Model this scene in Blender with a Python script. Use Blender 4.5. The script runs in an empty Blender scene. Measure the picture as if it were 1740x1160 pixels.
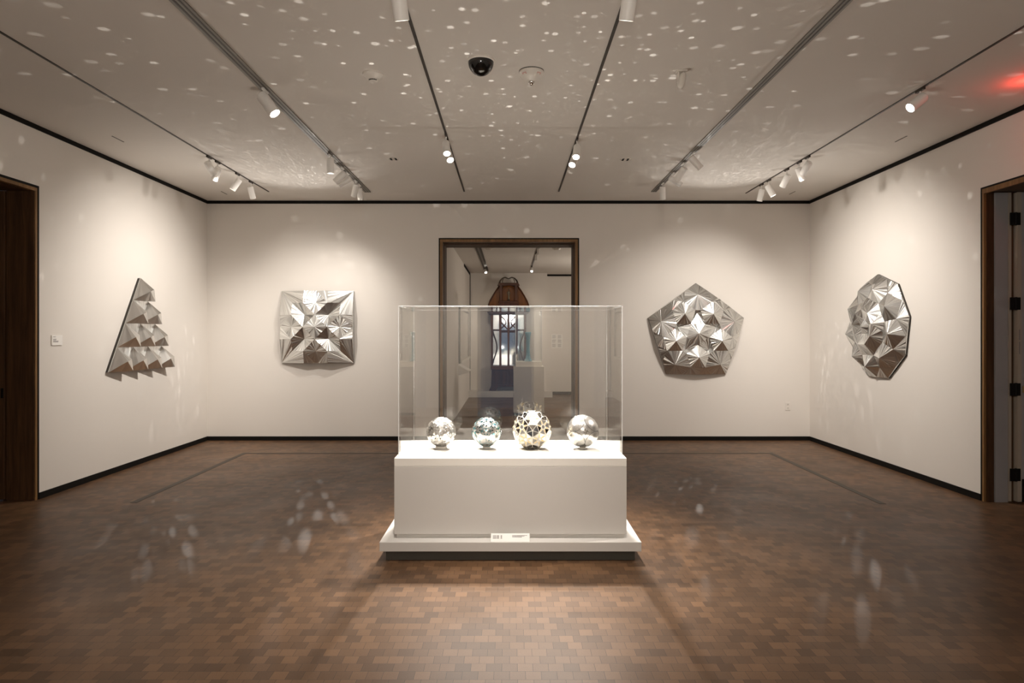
import bpy, math, random
from mathutils import Vector, Matrix, Quaternion
from mathutils.geometry import delaunay_2d_cdt

random.seed(11)
PI = math.pi
scene = bpy.context.scene
col = scene.collection
CAM_Z = 1.5
F = 1120.0

# ------------------------------------------------------------------ materials
def new_mat(name):
    m = bpy.data.materials.new(name); m.use_nodes = True
    nt = m.node_tree; nt.nodes.clear()
    out = nt.nodes.new('ShaderNodeOutputMaterial')
    return m, nt, out

def N(nt, kind, **kw):
    n = nt.nodes.new(kind)
    for k, v in kw.items():
        if k in n.inputs: n.inputs[k].default_value = v
        else: setattr(n, k, v)
    return n

def mapped(nt, scale=(1, 1, 1)):
    tc = nt.nodes.new('ShaderNodeTexCoord'); mp = nt.nodes.new('ShaderNodeMapping')
    mp.inputs['Scale'].default_value = scale
    nt.links.new(tc.outputs['Object'], mp.inputs['Vector'])
    return mp.outputs['Vector']

def plain(name, color, rough=0.5, metal=0.0, vary=0.06, scale=6.0, bump=0.0, spec=0.5, coat=0.0):
    m, nt, out = new_mat(name)
    b = N(nt, 'ShaderNodeBsdfPrincipled'); b.inputs['Roughness'].default_value = rough
    b.inputs['Metallic'].default_value = metal
    b.inputs['Specular IOR Level'].default_value = spec
    b.inputs['Coat Weight'].default_value = coat
    v = mapped(nt)
    no = N(nt, 'ShaderNodeTexNoise', Scale=scale, Detail=4.0); nt.links.new(v, no.inputs['Vector'])
    mx = N(nt, 'ShaderNodeMix', data_type='RGBA')
    c = Vector(color)
    mx.inputs['A'].default_value = (*(c * (1 - vary)), 1); mx.inputs['B'].default_value = (*(c * (1 + vary)), 1)
    nt.links.new(no.outputs['Fac'], mx.inputs['Factor'])
    nt.links.new(mx.outputs['Result'], b.inputs['Base Color'])
    if bump:
        bp = N(nt, 'ShaderNodeBump', Strength=bump, Distance=0.002)
        n2 = N(nt, 'ShaderNodeTexNoise', Scale=scale * 30, Detail=3.0); nt.links.new(v, n2.inputs['Vector'])
        nt.links.new(n2.outputs['Fac'], bp.inputs['Height']); nt.links.new(bp.outputs['Normal'], b.inputs['Normal'])
    nt.links.new(b.outputs[0], out.inputs[0])
    return m

def wood(name, dark, light, rough=0.45, axis='Z', scale=1.0):
    m, nt, out = new_mat(name)
    b = N(nt, 'ShaderNodeBsdfPrincipled', Roughness=rough); b.inputs['Specular IOR Level'].default_value = 0.25
    s = {'Z': (14, 14, 1.0), 'X': (1.0, 14, 14), 'Y': (14, 1.0, 14)}[axis]
    v = mapped(nt, tuple(k * scale for k in s))
    no = N(nt, 'ShaderNodeTexNoise', Scale=1.6, Detail=8.0, Roughness=0.65, Distortion=0.6); nt.links.new(v, no.inputs['Vector'])
    cr = N(nt, 'ShaderNodeValToRGB'); e = cr.color_ramp.elements
    e[0].position = 0.32; e[0].color = (*dark, 1); e[1].position = 0.68; e[1].color = (*light, 1)
    nt.links.new(no.outputs['Fac'], cr.inputs['Fac']); nt.links.new(cr.outputs['Color'], b.inputs['Base Color'])
    nt.links.new(b.outputs[0], out.inputs[0])
    return m

def glass_mat(name, tint=(1, 1, 1), f0=0.045, rough=0.0):
    m, nt, out = new_mat(name)
    tr = N(nt, 'ShaderNodeBsdfTransparent', Color=(*tint, 1))
    gl = N(nt, 'ShaderNodeBsdfGlossy', Roughness=rough, Color=(1, 1, 1, 1))
    lw = N(nt, 'ShaderNodeLayerWeight', Blend=0.5)
    pw = N(nt, 'ShaderNodeMath', operation='POWER'); pw.inputs[1].default_value = 5.0
    ma = N(nt, 'ShaderNodeMath', operation='MULTIPLY_ADD'); ma.inputs[1].default_value = 0.85 - f0; ma.inputs[2].default_value = f0
    mx = N(nt, 'ShaderNodeMixShader')
    nt.links.new(lw.outputs['Facing'], pw.inputs[0]); nt.links.new(pw.outputs[0], ma.inputs[0])
    nt.links.new(ma.outputs[0], mx.inputs['Fac']); nt.links.new(tr.outputs[0], mx.inputs[1]); nt.links.new(gl.outputs[0], mx.inputs[2])
    nt.links.new(mx.outputs[0], out.inputs[0])
    return m

def mirror_mat(name, color=(0.93, 0.92, 0.89), rough=0.06, streak=0.0):
    m, nt, out = new_mat(name)
    b = N(nt, 'ShaderNodeBsdfPrincipled', Metallic=1.0, Roughness=rough)
    at = N(nt, 'ShaderNodeAttribute', attribute_name='tone')
    mx = N(nt, 'ShaderNodeMix', data_type='RGBA', blend_type='MULTIPLY'); mx.inputs['Factor'].default_value = 1.0
    mx.inputs['A'].default_value = (*color, 1)
    nt.links.new(at.outputs['Color'], mx.inputs['B']); nt.links.new(mx.outputs['Result'], b.inputs['Base Color'])
    v = mapped(nt)
    no = N(nt, 'ShaderNodeTexNoise', Scale=40.0, Detail=2.0); nt.links.new(v, no.inputs['Vector'])
    mr = N(nt, 'ShaderNodeMapRange'); mr.inputs['To Min'].default_value = rough * 0.6; mr.inputs['To Max'].default_value = rough * 1.5
    nt.links.new(no.outputs['Fac'], mr.inputs['Value']); nt.links.new(mr.outputs['Result'], b.inputs['Roughness'])
    if streak:
        b2 = N(nt, 'ShaderNodeBsdfPrincipled', Metallic=1.0, Roughness=0.34)
        nt.links.new(mx.outputs['Result'], b2.inputs['Base Color'])
        ms = N(nt, 'ShaderNodeMixShader'); ms.inputs[0].default_value = streak
        nt.links.new(b.outputs[0], ms.inputs[1]); nt.links.new(b2.outputs[0], ms.inputs[2]); nt.links.new(ms.outputs[0], out.inputs[0])
        return m
    nt.links.new(b.outputs[0], out.inputs[0])
    return m

def emit_mat(name, color, strength):
    m, nt, out = new_mat(name)
    e = N(nt, 'ShaderNodeEmission', Color=(*color, 1), Strength=strength)
    nt.links.new(e.outputs[0], out.inputs[0])
    m.cycles.emission_sampling = 'NONE'
    return m

def floor_mat():
    m, nt, out = new_mat('end_grain_blocks')
    b = N(nt, 'ShaderNodeBsdfPrincipled')
    v = mapped(nt)
    def brick(c1, c2, mortar, bias, seed_shift):
        mp = N(nt, 'ShaderNodeMapping'); mp.inputs['Location'].default_value = (seed_shift * 0.07, 0, 0)
        nt.links.new(v, mp.inputs['Vector'])
        br = N(nt, 'ShaderNodeTexBrick'); br.offset = 0.5; br.squash = 1.0
        br.inputs['Scale'].default_value = 1.0
        br.inputs['Brick Width'].default_value = 0.07; br.inputs['Row Height'].default_value = 0.07
        br.inputs['Mortar Size'].default_value = 0.0009; br.inputs['Mortar Smooth'].default_value = 0.3
        br.inputs['Bias'].default_value = bias
        br.inputs['Color1'].default_value = (*c1, 1); br.inputs['Color2'].default_value = (*c2, 1)
        br.inputs['Mortar'].default_value = (*mortar, 1)
        nt.links.new(mp.outputs['Vector'], br.inputs['Vector'])
        return br
    br = brick((0.080, 0.043, 0.022), (0.150, 0.081, 0.041), (0.018, 0.010, 0.006), 0.0, 0)
    # broad wear
    no = N(nt, 'ShaderNodeTexNoise', Scale=0.9, Detail=5.0, Roughness=0.6); nt.links.new(v, no.inputs['Vector'])
    mr = N(nt, 'ShaderNodeMapRange'); mr.inputs['From Min'].default_value = 0.3; mr.inputs['From Max'].default_value = 0.7
    mr.inputs['To Min'].default_value = 0.78; mr.inputs['To Max'].default_value = 1.18
    nt.links.new(no.outputs['Fac'], mr.inputs['Value'])
    # fine grain
    n2 = N(nt, 'ShaderNodeTexNoise', Scale=160.0, Detail=3.0); nt.links.new(v, n2.inputs['Vector'])
    mr2 = N(nt, 'ShaderNodeMapRange'); mr2.inputs['To Min'].default_value = 0.8; mr2.inputs['To Max'].default_value = 1.2
    nt.links.new(n2.outputs['Fac'], mr2.inputs['Value'])
    mu = N(nt, 'ShaderNodeMath', operation='MULTIPLY'); nt.links.new(mr.outputs[0], mu.inputs[0]); nt.links.new(mr2.outputs[0], mu.inputs[1])
    vm = N(nt, 'ShaderNodeVectorMath', operation='SCALE')
    nt.links.new(br.outputs['Color'], vm.inputs[0]); nt.links.new(mu.outputs[0], vm.inputs['Scale'])
    nt.links.new(vm.outputs[0], b.inputs['Base Color'])
    # sheen varies with wear
    n3 = N(nt, 'ShaderNodeTexNoise', Scale=2.2, Detail=4.0); nt.links.new(v, n3.inputs['Vector'])
    mr3 = N(nt, 'ShaderNodeMapRange'); mr3.inputs['To Min'].default_value = 0.30; mr3.inputs['To Max'].default_value = 0.50
    nt.links.new(n3.outputs['Fac'], mr3.inputs['Value']); nt.links.new(mr3.outputs[0], b.inputs['Roughness'])
    b.inputs['Specular IOR Level'].default_value = 0.22
    bp = N(nt, 'ShaderNodeBump', Strength=0.25, Distance=0.002)
    nt.links.new(br.outputs['Fac'], bp.inputs['Height']); bp.invert = True
    nt.links.new(bp.outputs['Normal'], b.inputs['Normal'])
    nt.links.new(b.outputs[0], out.inputs[0])
    return m

M_WALL = plain('wall_paint', (0.75, 0.71, 0.66), 0.85, vary=0.015, scale=1.5, bump=0.05, spec=0.2)
M_CEIL = plain('ceiling_paint', (0.72, 0.68, 0.63), 0.9, vary=0.015, scale=1.5, spec=0.15)
M_FLOOR = floor_mat()
M_BLACK = plain('black_trim', (0.008, 0.007, 0.006), 0.6, spec=0.12)
M_PLINTH = plain('plinth_paint', (0.60, 0.575, 0.54), 0.55, vary=0.02, scale=3, spec=0.3)
M_DECK = plain('deck_paint', (0.80, 0.77, 0.71), 0.5, vary=0.01, scale=3, spec=0.3)
M_TOE = plain('toe_kick_paint', (0.055, 0.050, 0.040), 0.5)
M_ACRYL = glass_mat('clear_acrylic', (0.985, 0.985, 0.98), 0.055)
M_ACRYL_EDGE = plain('acrylic_edge', (0.75, 0.75, 0.74), 0.25, vary=0.1, scale=20)
M_GLASS = glass_mat('case_glass', (0.97, 0.98, 0.98), 0.045)
M_MIRROR = mirror_mat('cut_mirror', (0.93, 0.94, 0.925), 0.07, streak=0.42)
M_MIRROR3 = mirror_mat('pyramid_mirror', (0.96, 0.96, 0.94), 0.07, streak=0.58)
M_MIRROR2 = mirror_mat('ball_mirror', (0.95, 0.94, 0.91), 0.05, streak=0.38)
M_MIRRORT = mirror_mat('teal_mirror', (0.06, 0.22, 0.26), 0.10)
M_MIRRORD = mirror_mat('dark_mirror', (0.34, 0.32, 0.29), 0.08)
M_GOLD = plain('gold_line', (0.80, 0.60, 0.20), 0.35, metal=0.3)
M_PLASTER = plain('plaster_line', (0.82, 0.78, 0.70), 0.6)
M_BACKING = plain('artwork_backing', (0.035, 0.030, 0.024), 0.55)
M_LINE = plain('dark_line', (0.012, 0.016, 0.022), 0.35)
M_TEAL = plain('teal_line', (0.02, 0.16, 0.20), 0.3)
M_LAMP = plain('lamp_white', (0.84, 0.82, 0.78), 0.4, spec=0.4)
M_LENS = emit_mat('lamp_lens', (1.0, 0.93, 0.82), 28.0)
M_LENS_SOFT = emit_mat('lamp_lens_soft', (1.0, 0.92, 0.80), 6.0)
M_TRACK = plain('track_bronze', (0.030, 0.022, 0.016), 0.5)
M_TRACKG = plain('track_grey', (0.17, 0.155, 0.132), 0.45, metal=0.2)
M_OAK = wood('dark_oak', (0.040, 0.019, 0.009), (0.095, 0.046, 0.021), 0.5)
M_OAKF = wood('oak_frame', (0.140, 0.073, 0.027), (0.26, 0.142, 0.055), 0.45)
M_MAHOG = wood('mahogany', (0.030, 0.009, 0.004), (0.085, 0.028, 0.010), 0.35)
M_MAHOGL = wood('mahogany_light', (0.085, 0.026, 0.004), (0.17, 0.060, 0.010), 0.4)
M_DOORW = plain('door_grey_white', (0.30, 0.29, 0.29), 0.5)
M_BRONZE = plain('bronze', (0.06, 0.045, 0.03), 0.35, metal=0.7)
M_PEWTER = plain('pewter', (0.13, 0.115, 0.085), 0.35, metal=0.8)
M_CHROME = plain('chrome', (0.75, 0.73, 0.70), 0.12, metal=1.0)
M_DOME = plain('smoked_dome', (0.006, 0.006, 0.006), 0.05, spec=0.6)
M_WPLAST = plain('white_plastic', (0.70, 0.66, 0.60), 0.45)
M_CARD = plain('white_card', (0.86, 0.84, 0.80), 0.6)
M_INK = plain('grey_ink', (0.22, 0.20, 0.20), 0.7)
M_RED = plain('red_print', (0.55, 0.06, 0.03), 0.6)
M_BRASS = plain('brass', (0.55, 0.38, 0.16), 0.35, metal=0.8)
M_BLUEG = plain('blue_vase_glass', (0.16, 0.34, 0.40), 0.12, vary=0.35, scale=25)
M_SLOT = plain('slot_dark', (0.05, 0.043, 0.036), 0.7)
M_GRILLE = plain('floor_grille_bronze', (0.040, 0.028, 0.018), 0.5, metal=0.3)
M_FLASK = plain('far_mirror_silver', (0.70, 0.74, 0.78), 0.05, metal=1.0)

# ------------------------------------------------------------------ mesh helpers
class MB:
    def __init__(s): s.v = []; s.f = []; s.m = []; s.t = []
    def add(s, verts, faces, mi=0, tone=None):
        o = len(s.v); s.v += [tuple(p) for p in verts]
        for f in faces:
            s.f.append([o + i for i in f]); s.m.append(mi); s.t.append(tone if tone is not None else 1.0)
        return s
    def box(s, x0, x1, y0, y1, z0, z1, mi=0):
        return s.add([(x0,y0,z0),(x1,y0,z0),(x1,y1,z0),(x0,y1,z0),(x0,y0,z1),(x1,y0,z1),(x1,y1,z1),(x0,y1,z1)],
              [(3,2,1,0),(4,5,6,7),(0,1,5,4),(1,2,6,5),(2,3,7,6),(3,0,4,7)], mi)
    def obox(s, c, ax, ay, az, mi=0):
        c, ax, ay, az = map(Vector, (c, ax, ay, az))
        P = [c + sx*ax + sy*ay + sz*az for sz in (-1,1) for sx, sy in ((-1,-1),(1,-1),(1,1),(-1,1))]
        return s.add(P, [(3,2,1,0),(4,5,6,7),(0,1,5,4),(1,2,6,5),(2,3,7,6),(3,0,4,7)], mi)
    def cyl(s, p0, p1, r0, r1=None, n=24, mi=0, cap=True):
        r1 = r0 if r1 is None else r1
        p0, p1 = Vector(p0), Vector(p1); d = (p1 - p0).normalized()
        a = d.orthogonal().normalized(); b = d.cross(a)
        V = [p + r*(math.cos(2*PI*i/n)*a + math.sin(2*PI*i/n)*b) for p, r in ((p0,r0),(p1,r1)) for i in range(n)]
        Fc = [(i,(i+1)%n,n+(i+1)%n,n+i) for i in range(n)]
        if cap: Fc += [tuple(reversed(range(n))), tuple(range(n,2*n))]
        return s.add(V, Fc, mi)
    def lathe(s, c, prof, n=32, mi=0, axis=(0,0,1)):
        c = Vector(c); d = Vector(axis).normalized(); a = d.orthogonal().normalized(); b = d.cross(a)
        V = []
        for r, h in prof:
            for i in range(n):
                t = 2*PI*i/n; V.append(c + d*h + max(r,1e-5)*(math.cos(t)*a + math.sin(t)*b))
        Fc = []
        for k in range(len(prof)-1):
            for i in range(n): Fc.append((k*n+i, k*n+(i+1)%n, (k+1)*n+(i+1)%n, (k+1)*n+i))
        return s.add(V, Fc, mi)
    def tube(s, path, r, n=8, mi=0, closed=False):
        path = [Vector(p) for p in path]; L = len(path); V = []; up = None
        for i, p in enumerate(path):
            q0 = path[(i-1) % L] if (closed or i > 0) else p; q1 = path[(i+1) % L] if (closed or i < L-1) else p
            d = (q1 - q0).normalized()
            a = d.orthogonal().normalized() if up is None else (up - d*up.dot(d)).normalized()
            up = a; b = d.cross(a); rr = r[i] if isinstance(r, (list, tuple)) else r
            V += [p + rr*(math.cos(2*PI*k/n)*a + math.sin(2*PI*k/n)*b) for k in range(n)]
        Fc = []
        for i in range(L if closed else L-1):
            j = (i+1) % L
            for k in range(n): Fc.append((i*n+k, i*n+(k+1)%n, j*n+(k+1)%n, j*n+k))
        if not closed: Fc += [tuple(reversed(range(n))), tuple(range((L-1)*n, L*n))]
        return s.add(V, Fc, mi)
    def prism(s, poly, y0, y1, mi=0):          # poly in (x,z), extruded along y
        n = len(poly)
        V = [(x,y0,z) for x,z in poly] + [(x,y1,z) for x,z in poly]
        return s.add(V, [tuple(range(n)), tuple(reversed(range(n,2*n)))] + [(i,n+i,n+(i+1)%n,(i+1)%n) for i in range(n)], mi)
    def build(s, name, mats, parent=None, smooth=False, origin=None, bevel=0.0, autosmooth=None):
        me = bpy.data.meshes.new(name)
        o0 = Vector(origin) if origin is not None else Vector((0,0,0))
        me.from_pydata([tuple(Vector(p) - o0) for p in s.v], [], s.f); 
        if not isinstance(mats, (list, tuple)): mats = [mats]
        for m in mats: me.materials.append(m)
        for p, mi in zip(me.polygons, s.m):
            p.material_index = mi; p.use_smooth = smooth
        at = me.attributes.new('tone', 'FLOAT_COLOR', 'FACE')
        for i, t in enumerate(s.t): at.data[i].color = (t, t, t, 1)
        me.update()
        if not s.__dict__.get('keep'):
            import bmesh
            bm = bmesh.new(); bm.from_mesh(me); bmesh.ops.recalc_face_normals(bm, faces=bm.faces[:]); bm.to_mesh(me); bm.free()
        if autosmooth:
            for p in me.polygons: p.use_smooth = True
            me.set_sharp_from_angle(angle=math.radians(autosmooth))
        ob = bpy.data.objects.new(name, me); col.objects.link(ob); ob.location = o0
        if parent is not None:
            ob.parent = parent
            ob.matrix_parent_inverse = Matrix.Translation(-Vector(world_loc(parent)))
        if bevel:
            bv = ob.modifiers.new('soft_edge', 'BEVEL'); bv.width = bevel; bv.segments = 2; bv.limit_method = 'ANGLE'
        return ob

def world_loc(o):
    # parents here are unrotated; their world location is the sum of locations
    v = Vector(o.location)
    if o.parent is not None:
        v = v + Vector(world_loc(o.parent)) + o.matrix_parent_inverse.translation
    return v

def thing(name, label, cat, loc=(0,0,0), group=None):
    o = bpy.data.objects.new(name, None); col.objects.link(o); o.location = loc
    o.empty_display_size = 0.1
    o['label'] = label; o['category'] = cat
    if group: o['group'] = group
    return o
def tag(o, label, cat, group=None, kind=None):
    o['label'] = label; o['category'] = cat
    if group: o['group'] = group
    if kind: o['kind'] = kind
    return o
def struct(name, mb, mat, **kw):
    o = mb.build(name, mat, **kw); o['kind'] = 'structure'; return o

def text_mesh(body, size, mat, name, parent, origin, u, v, extrude=0.0004):
    cu = bpy.data.curves.new(name, 'FONT'); cu.body = body; cu.size = size; cu.extrude = extrude
    cu.align_x = 'CENTER'; cu.align_y = 'CENTER'
    tmp = bpy.data.objects.new('tmp', cu); col.objects.link(tmp)
    dg = bpy.context.evaluated_depsgraph_get()
    me = bpy.data.meshes.new_from_object(tmp.evaluated_get(dg))
    col.objects.unlink(tmp); bpy.data.objects.remove(tmp)
    u, v = Vector(u).normalized(), Vector(v).normalized(); n = u.cross(v)
    for vx in me.vertices:
        p = vx.co; vx.co = u*p.x + v*p.y + n*p.z
    me.materials.clear(); me.materials.append(mat)
    ob = bpy.data.objects.new(name, me); col.objects.link(ob); ob.location = origin
    if parent is not None:
        ob.parent = parent; ob.matrix_parent_inverse = Matrix.Translation(-Vector(world_loc(parent)))
    return ob

# ------------------------------------------------------------------ room
XL, XR, YB, ZC = -4.308, 4.275, 9.388, 3.411
YR = -3.2
DX0, DX1, DZ = -1.010, 0.989, 2.880          # back doorway, outer edge of frame
WT = 0.66                                    # back wall thickness
LY0, LY1, LZ = 3.85, 6.02, 2.855             # side doorways
FY = 16.3; FZ = 3.03; FXL = -0.985; FXR = 3.4

struct('floor', MB().box(-6.2, 6.2, YR, 17.2, -0.1, 0.0), M_FLOOR)
struct('ceiling', MB().box(XL-0.4, XR+0.4, YR, YB+0.02, ZC, ZC+0.12), M_CEIL)
w = MB()
w.box(XL-0.5, DX0, YB, YB+WT, 0, ZC+0.1).box(DX1, XR+0.5, YB, YB+WT, 0, ZC+0.1).box(DX0, DX1, YB, YB+WT, DZ, ZC+0.1)
struct('wall_back', w, M_WALL)
for nm, x0, x1 in (('wall_left', XL-0.32, XL), ('wall_right', XR, XR+0.32)):
    w = MB()
    e1, ez = (LY1, LZ) if nm == 'wall_left' else (5.975, 2.832)
    w.box(x0, x1, e1, YB, 0, ZC+0.1).box(x0, x1, LY0, e1, ez, ZC+0.1).box(x0, x1, YR, LY0, 0, ZC+0.1)
    struct(nm, w, M_WALL)
w = MB()                                      # wall behind the camera with an open doorway
w.box(XL-0.4, -0.6, YR-0.2, YR, 0, ZC).box(0.45, XR+0.4, YR-0.2, YR, 0, ZC).box(-0.6, 0.45, YR-0.2, YR, 2.2, ZC)
struct('wall_front', w, M_WALL)
# black reveal at the top of the walls and black baseboards
t = MB().box(XL, XR, YB-0.012, YB, ZC-0.042, ZC); struct('trim_1', t, M_BLACK)
t = MB().box(XL, XL+0.012, YR, YB-0.012, ZC-0.042, ZC); struct('trim_2', t, M_BLACK)
t = MB().box(XR-0.012, XR, YR, YB-0.012, ZC-0.042, ZC); struct('trim_3', t, M_BLACK)
b = MB().box(XL, DX0, YB-0.012, YB, 0, 0.058).box(DX1, XR, YB-0.012, YB, 0, 0.058); struct('baseboard_back', b, M_BLACK)
struct('baseboard_left', MB().box(XL, XL+0.012, LY1, YB-0.012, 0, 0.058), M_BLACK)
struct('baseboard_right', MB().box(XR-0.012, XR, 5.976, YB-0.012, 0, 0.058), M_BLACK)

# back doorway lining
d = MB()
d.box(DX0, DX0+0.02, YB-0.006, YB+0.01, 0, DZ).box(DX1-0.02, DX1, YB-0.006, YB+0.01, 0, DZ).box(DX0, DX1, YB-0.006, YB+0.01, DZ-0.02, DZ)
dk = struct('door_1', d, M_BLACK)
d = MB()
d.box(DX0+0.018, DX0+0.055, YB-0.010, YB+0.05, 0, DZ-0.018).box(DX1-0.055, DX1-0.018, YB-0.010, YB+0.05, 0, DZ-0.018).box(DX0+0.055, DX1-0.055, YB-0.010, YB+0.05, DZ-0.055, DZ-0.018)
d.build('door_frame', M_OAKF, dk)
d = MB()
d.box(DX0+0.005, DX0+0.050, YB+0.05, YB+WT, 0, DZ-0.02).box(DX1-0.050, DX1-0.005, YB+0.05, YB+WT, 0, DZ-0.02).box(DX0+0.05, DX1-0.05, YB+0.05, YB+WT, DZ-0.05, DZ-0.005)
d.box(DX0+0.050, DX0+0.058, YB+0.22, YB+0.30, 0, DZ-0.05).box(DX1-0.058, DX1-0.050, YB+0.22, YB+0.30, 0, DZ-0.05).box(DX0+0.058, DX1-0.058, YB+0.22, YB+0.30, DZ-0.062, DZ-0.05)
d.build('jamb_lining', M_OAK, dk)

# doorway in the wall with the triangle: deep dark oak reveal
d = MB().box(XL-0.002, XL+0.008, LY1-0.016, LY1+0.004, 0, LZ+0.004).box(XL-0.002, XL+0.008, LY0, LY1-0.016, LZ-0.018, LZ+0.004)
dl = struct('door_2', d, M_BLACK)
d = MB().box(XL-0.03, XL+0.006, LY1-0.040, LY1-0.016, 0, LZ-0.018).box(XL-0.03, XL+0.006, LY0, LY1-0.040, LZ-0.048, LZ-0.018)
d.build('door_frame', M_OAKF, dl)
MB().box(XL-0.255, XL-0.002, LY1-0.046, LY1+0.0, 0, LZ-0.012).build('jamb_panel', M_OAK, dl, bevel=0.003)
MB().box(XL-0.62, XL-0.262, LY1-0.060, LY1+0.0, 0.01, LZ-0.05).build('door_leaf', M_OAK, dl, bevel=0.003)
MB().box(XL-0.285, XL-0.270, LY1-0.072, LY1-0.060, 0.93, 1.02).build('edge_pull', M_BLACK, dl)
MB().box(XL-0.62, XL-0.03, LY0, LY1-0.06, LZ-0.05, LZ).build('head_lining', M_OAK, dl)
MB().box(XL-0.66, XL-0.62, LY0-0.05, LY1, 0, LZ).build('back_panel', M_OAK, dl)
MB().box(XL-0.62, XL-0.03, LY0-0.05, LY0, 0, LZ).build('near_panel', M_OAK, dl)

# doorway in the wall with the nonagon: white folding door on black hinges
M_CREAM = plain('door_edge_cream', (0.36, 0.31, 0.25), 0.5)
RY = 5.957; RZ = 2.832
d = MB().box(XR-0.006, XR+0.002, RY, RY+0.018, 0, RZ).box(XR-0.006, XR+0.002, LY0, RY, RZ-0.016, RZ)
dr = struct('door_3', d, M_BLACK)
d = MB().box(XR-0.005, XR+0.016, RY-0.022, RY, 0, RZ-0.016).box(XR-0.005, XR+0.016, LY0, RY-0.022, RZ-0.060, RZ-0.016)
d.build('door_frame', M_OAKF, dr)
MB().box(XR+0.016, XR+0.080, RY-0.03, RY, 0, RZ-0.05).build('jamb_lining', M_OAK, dr)
MB().box(XR+0.082, XR+0.194, RY-0.045, RY-0.005, 0, RZ-0.055).build('jamb_panel', M_DOORW, dr)
MB().box(XR+0.196, XR+0.222, RY-0.050, RY-0.005, 0.01, RZ-0.055).build('panel_edge', M_CREAM, dr)
MB().box(XR+0.224, XR+0.254, RY-0.030, RY-0.010, 0.0, RZ-0.055).build('shadow_gap', M_OAK, dr)
leaf = MB().box(XR+0.292, XR+0.75, RY-0.075, RY-0.03, 0.012, RZ-0.058).build('door_leaf', M_DOORW, dr)
MB().box(XR+0.256, XR+0.291, RY-0.078, RY-0.028, 0.012, RZ-0.058).build('panel_edge', M_CREAM, leaf)
for z in (2.535, 1.78, 1.015, 0.255):
    h = MB().box(XR+0.186, XR+0.274, RY-0.090, RY-0.079, z-0.055, z+0.055)
    h.cyl((XR+0.236, RY-0.085, z-0.058), (XR+0.236, RY-0.085, z+0.058), 0.010, n=12)
    h.build('hinge', M_BLACK, dr)
MB().box(XR+0.302, XR+0.38, RY-0.083, RY-0.075, 0.985, 1.045).build('pull_plate', M_BRASS, leaf)
MB().box(XR+0.296, XR+0.75, RY-0.080, RY-0.075, 0.012, 0.215).build('kick_plate', M_BLACK, leaf)
t = MB(); t.keep = True                        # small stamped line of print running up the door edge
for k, (z0, z1) in enumerate(((1.33, 1.44), (1.455, 1.55))):
    t.add([(XR+0.268, RY-0.0785, z0), (XR+0.278, RY-0.0785, z0), (XR+0.278, RY-0.0785, z1), (XR+0.268, RY-0.0785, z1)], [(0,1,2,3)])
t.build('stamped_lettering', M_INK, leaf)
MB().box(XR+0.016, XR+0.9, LY0, RY-0.09, RZ-0.056, RZ-0.010).build('head_lining', M_OAK, dr)
MB().box(XR+0.86, XR+0.9, LY0-0.05, LY1, 0, LZ).build('back_panel', M_DOORW, dr)
MB().box(XR+0.03, XR+0.86, LY0-0.05, LY0, 0, LZ).build('near_panel', M_OAK, dr)
MB().box(XR+0.01, XR+0.9, RY+0.001, RY+0.03, 0, LZ).build('side_panel', M_OAK, dr)

# ------------------------------------------------------------------ far room
struct('wall_far_left', MB().box(FXL-0.3, FXL, YB+WT, FY, 0, FZ+0.1), M_WALL)
struct('wall_far_back', MB().box(FXL, 0.928, FY, FY+0.6, 0, FZ+0.1).box(0.928, FXR, FY+0.35, FY+0.6, 0, FZ+0.1), M_WALL)
struct('wall_far_right', MB().box(FXR, FXR+0.3, YB+WT, FY+0.6, 0, FZ+0.1), M_WALL)
struct('ceiling_far', MB().box(FXL-0.3, FXR+0.3, YB+WT, FY+0.6, FZ, FZ+0.1), M_CEIL)
struct('trim_4', MB().box(0.928, FXR, FY+0.335, FY+0.35, FZ-0.045, FZ), M_BLACK)
struct('baseboard_far', MB().box(0.928, FXR, FY+0.335, FY+0.35, 0, 0.07), M_BLACK)
struct('trim_5', MB().box(FXL, FXL+0.012, 14.2, FY, FZ-0.05, FZ), M_BLACK)
struct('trim_6', MB().box(FXL+0.0, FXL+0.016, FY-0.02, FY-0.002, 0.14, FZ-0.05), M_BLACK)

# ------------------------------------------------------------------ plinth with the acrylic cover
CX = 0.005
pl = thing('display_plinth', 'long low white plinth with wide stepped base in the middle of the floor', 'plinth', (CX, 4.823, 0))
MB().box(CX-0.830, CX+0.830, 4.398, 5.250, 0, 0.0675).build('toe_kick', M_TOE, pl)
MB().box(CX-0.8675, CX+0.8675, 4.360, 5.286, 0.0675, 0.130).build('base_slab', M_PLINTH, pl, bevel=0.003)
MB().box(CX-0.770, CX+0.770, 4.462, 5.184, 0.130, 0.157).build('shadow_gap', M_PLINTH, pl)
MB().box(CX-0.7835, CX+0.7835, 4.444, 5.202, 0.157, 0.6138).build('body', M_PLINTH, pl, bevel=0.002)
MB().box(CX-0.7835, CX+0.7835, 4.444, 5.202, 0.6145, 0.6695).build('deck', M_DECK, pl, bevel=0.002)

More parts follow.
